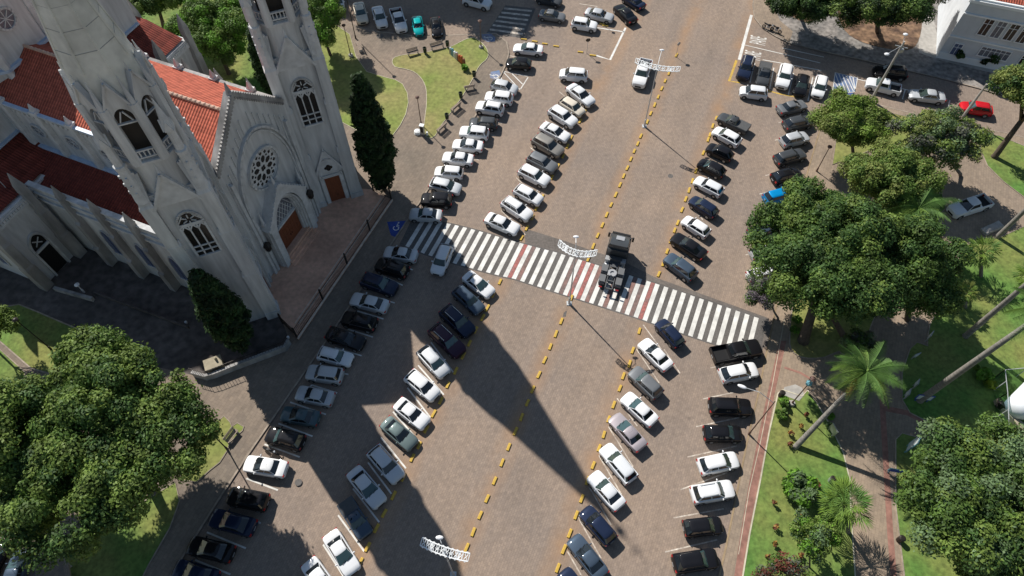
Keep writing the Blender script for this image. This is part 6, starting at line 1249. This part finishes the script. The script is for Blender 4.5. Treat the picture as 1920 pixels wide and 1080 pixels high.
# ---- white building, top right
g0 = P(1755, 107, .14); g1 = P(1925, 143, .14); ax = (g1 - g0).normalized(); az = math.atan2(ax.y, ax.x); nb = Vector((ax.y, -ax.x, 0)); BH = 9.4
bt = thing('street_building', 'white two storey building with a row of tall windows, top right corner', 'building', g0, az)
b = MB(); b.box((14, 6.2, BH / 2), (28, 12.4, BH)); wall = b.build('wall', 'wall_white', bt) if 'wall_white' in M else (mat('wall_white', (.60, .63, .66), .8, var=.06, scale=1, var2=.1, scale2=.4), b.build('wall', 'wall_white', bt))[1]
b = MB(); b.box((14, -.12, BH - .2), (28.3, .24, .4)); b.box((14, -.1, BH - 2.1), (28.1, .2, .22)); b.box((14, -.08, 3.7), (28, .16, .2)); b.box((-.14, 6.2, BH - .2), (.28, 12.6, .4)); b.box((14, -.05, .5), (28, .1, 1.0)); b.build('cornice', 'white_paint', bt)
b = MB(); b.box((.1, 6.2, BH + .35), (.3, 12.4, .7)); b.box((14, .15, BH + .1), (28, .3, .25)); b.build('parapet', 'white_paint', bt)
def loc_b(px): q = on_plane(px, g0, nb) - g0; return q.dot(ax), q.z
def bwin(u0, u1, z0, z1, m='dark_glass', bars=1):
    w = MB(); w.box(((u0 + u1) / 2, -.03, (z0 + z1) / 2), (u1 - u0, .06, z1 - z0)); f = w.build('window', m, bt); w = MB()
    for (x, z, dx, dz) in (((u0 + u1) / 2, z1 + .05, u1 - u0 + .2, .1), ((u0 + u1) / 2, z0 - .06, u1 - u0 + .3, .12), (u0 - .05, (z0 + z1) / 2, .1, z1 - z0), (u1 + .05, (z0 + z1) / 2, .1, z1 - z0)): w.box((x, -.06, z), (dx, .14, dz))
    for k in range(bars): w.box((u0 + (u1 - u0) * (k + 1) / (bars + 1), -.07, (z0 + z1) / 2), (.06, .06, z1 - z0))
    w.box(((u0 + u1) / 2, -.07, z0 + (z1 - z0) * .68), (u1 - u0, .05, .06)); w.build('frame', 'white_paint', f)
u, z = loc_b((1801, 53)); u2, zt_ = loc_b((1815, 31)); 
for i in range(12): bwin(3.0 + i * 1.62, 4.05 + i * 1.62, 4.75, 7.25, 'dark_glass' if i != 1 else 'grey_glass', 1)
bwin(1.3, 2.3, 1.0, 2.75, 'blue_glass'); bwin(4.7, 8.4, 1.7, 3.1, 'grey_glass', 5); bwin(10.0, 11.3, 1.7, 3.0, 'dark_glass'); bwin(12.2, 16.0, 1.7, 3.1, 'dark_glass', 5); bwin(17.2, 21, 1.7, 3.1, 'dark_glass', 5)
def roof2(pts, name='roof'): return roof(name, pts, 'clay_tiles', bt)
roof2([(2.2, .35, BH + .25), (28.2, .35, BH + .25), (28.2, 6.2, BH + 2.6), (6.5, 6.2, BH + 2.6)]); roof2([(2.2, 11.8, BH + .25), (28.2, 11.8, BH + .25), (28.2, 6.2, BH + 2.6), (6.5, 6.2, BH + 2.6)]); roof2([(2.2, .35, BH + .25), (6.5, 6.2, BH + 2.6), (2.2, 11.8, BH + .25)])
b = MB(); b.box((1.2, 6.2, BH + .06), (2.0, 11.6, .1)); b.build('flat_roof', 'concrete', bt)
b = MB(); b.box((11.9, -.12, 6.9 + 1.1), (.5, .24, .35)); b.build('ventilation_grille', 'steel_grey', bt)
# ---- park things on the right
t = thing('monument', 'white rounded metal body standing in the clear glass enclosure at the right edge', 'monument', P(1908, 762, .17), R(35))
b = MB(); b.tube([(-2.1, 0, 1.25), (-1.95, 0, 1.25), (-1.5, 0, 1.25), (2.2, 0, 1.3), (4, 0, 1.3)], [.15, .75, 1.2, 1.35, 1.3], 20); b.build('body', 'monument_white', t, smooth=True)
b = MB(); [b.box((x, 0, .2), (.3, 1.6, .4)) for x in (-.8, 1.6)]; b.build('support', 'iron', t)
b = MB(); [b.cone((-1.5 - .05 * k, .1, 1.0), (-1.9, .9, .6), .1, .06, 6) for k in range(3)]; b.box((-1.7, 1.1, .5), (.5, .6, .8)); b.tube([(-2.2, 1.2, .4), (-1.6, 1.7, .9), (-1.1, 1.5, .5)], .08, 6); b.build('machine_part', 'iron', t)
gm = bpy.data.materials.new('clear_glass'); gm.use_nodes = True; M['clear_glass'] = gm; gn = gm.node_tree; tr = gn.nodes.new('ShaderNodeBsdfTransparent'); tr.inputs[0].default_value = (.80, .88, .90, 1); gl = gn.nodes.new('ShaderNodeBsdfGlossy'); gl.inputs['Roughness'].default_value = .05; ms = gn.nodes.new('ShaderNodeMixShader'); ms.inputs[0].default_value = .16
gn.links.new(tr.outputs[0], ms.inputs[1]); gn.links.new(gl.outputs[0], ms.inputs[2]); gn.links.new(ms.outputs[0], gn.nodes['Material Output'].inputs['Surface'])
gp = [P(1905, 706, .17), P(1862, 688 + 22, .17), P(1866, 752, .17), P(1868, 815, .17), P(1925, 870, .17)]
t = thing('glass_enclosure', 'clear glass fence panels around the white rounded monument', 'fence', gp[1]); 
for i in range(len(gp) - 1):
    a, c = gp[i] - gp[1], gp[i + 1] - gp[1]; nn = Vector((-(c - a).y, (c - a).x, 0)).normalized() * .02; b = MB(); b.loft([[a + Z * 0, c + Z * 0, c + Z * 2.1, a + Z * 2.1], [p + nn for p in (a + Z * 0, c + Z * 0, c + Z * 2.1, a + Z * 2.1)]]); b.build('glass_panel', 'clear_glass', t)
    n = max(1, int((c - a).length / 1.3)); 
    for k in range(n + 1): p = a.lerp(c, k / n); b = MB(); b.box(p + Z * 1.05, (.06, .06, 2.15)); b.build('post', 'galv', t)
    b = MB(); b.beam(a + Z * 2.12, c + Z * 2.12, .05); b.build('top_rail', 'galv', t)
b = MB(); c0 = P(1862, 752, .17); c1 = P(1945, 835, .17); b.loft([[Vector(p) for p in (c0, c0 + Vector((.0, -.5, 0)), c0 + Vector((.0, -.5, .7)), c0 + Vector((0, 0, .7)))], [Vector(p) for p in (c1 + Vector((0, .5, 0)), c1 + Vector((-.6, -.6, 0)), c1 + Vector((-.6, -.6, .7)), c1 + Vector((0, .5, .7)))]]); tag(b.build('stone_beam', 'stone_slab'), 'long tan stone beam in front of the white monument', 'stone beam')
def board(label, px, w, h, az, m, name='sign_board', z0=.5, frame='teal_paint'):
    t = thing(name, label, 'sign', P(*px, .17), R(az), 'park notice boards'); b = MB(); b.box((0, 0, z0 + h / 2), (w, .1, h)); b.build('panel', m, t); b = MB(); b.box((0, 0, z0 + h / 2), (w + .2, .07, h + .2)); [b.box((s * w * .4, 0, z0 / 2), (.08, .08, z0)) for s in (-1, 1)]; b.build('frame', frame, t)
board('tall pale board with a teal frame in the shade beside the path crossing', (1698, 842), 1.0, 2.3, 55, 'sign_white'); board('low blue and white board below the tall pale board', (1678, 888), 1.6, .5, -12, 'sign_blue'); board('blue board with white centre in the dark shade under the palm trunk', (1726, 752), 1.4, .8, -8, 'sign_white', frame='sign_blue'); board('small white board left of the blue board, upper one', (1711, 726), .5, .8, 60, 'sign_white', frame='steel_grey'); board('small white board left of the blue board, lower one', (1694, 745), .6, .9, 60, 'sign_white', frame='steel_grey')
board('small white panel beside the path end near the dark crown', (1736, 637), .7, .8, 50, 'sign_white', frame='steel_grey'); board('small pale board under the royal palm crown edge', (1712, 672), .6, .5, 20, 'sign_white', frame='steel_grey'); board('grey board standing on the lower lawn near the royal palm', (1556, 812), .8, .9, -75, 'steel_grey', frame='steel_grey')
for l, p in (('small grey drum bin beside the path near the fan palm', (1557, 902)), ('small dark drum bin beside the fan palm on the lower lawn', (1541, 1002)), ('dark bin at the corner of the pale pavement pad', (1463, 742)), ('round dark bin beside the path near the bottom right tree', (1685, 1013))):
    t = thing('litter_bin', l, 'litter bin', P(*p, .17), 0); b = MB(); b.cone((0, 0, 0), (0, 0, .8), .26, .3, 10); b.build('bin_body', 'steel_grey' if 'grey' in l else 'iron', t); b = MB(); b.cone((0, 0, .8), (0, 0, .9), .31, .2, 10); b.build('lid', 'iron', t)
b = MB(); c = P(1858, 430, .12); b.loft([[Vector((x * k, y * k, z)) for x, y in ((-1.4, -.5), (1.4, -.5), (1.5, .5), (-1.4, .5))] for z, k in ((0, 1), (.35, 1), (.5, .8))]); tag(b.build('stone_block', 'concrete', loc=c, rot=(0, 0, R(25))), 'grey stone block at the foot of the palm trunk beside the utility truck', 'stone block')
# awning on the utility truck's bed: white side walls and cargo
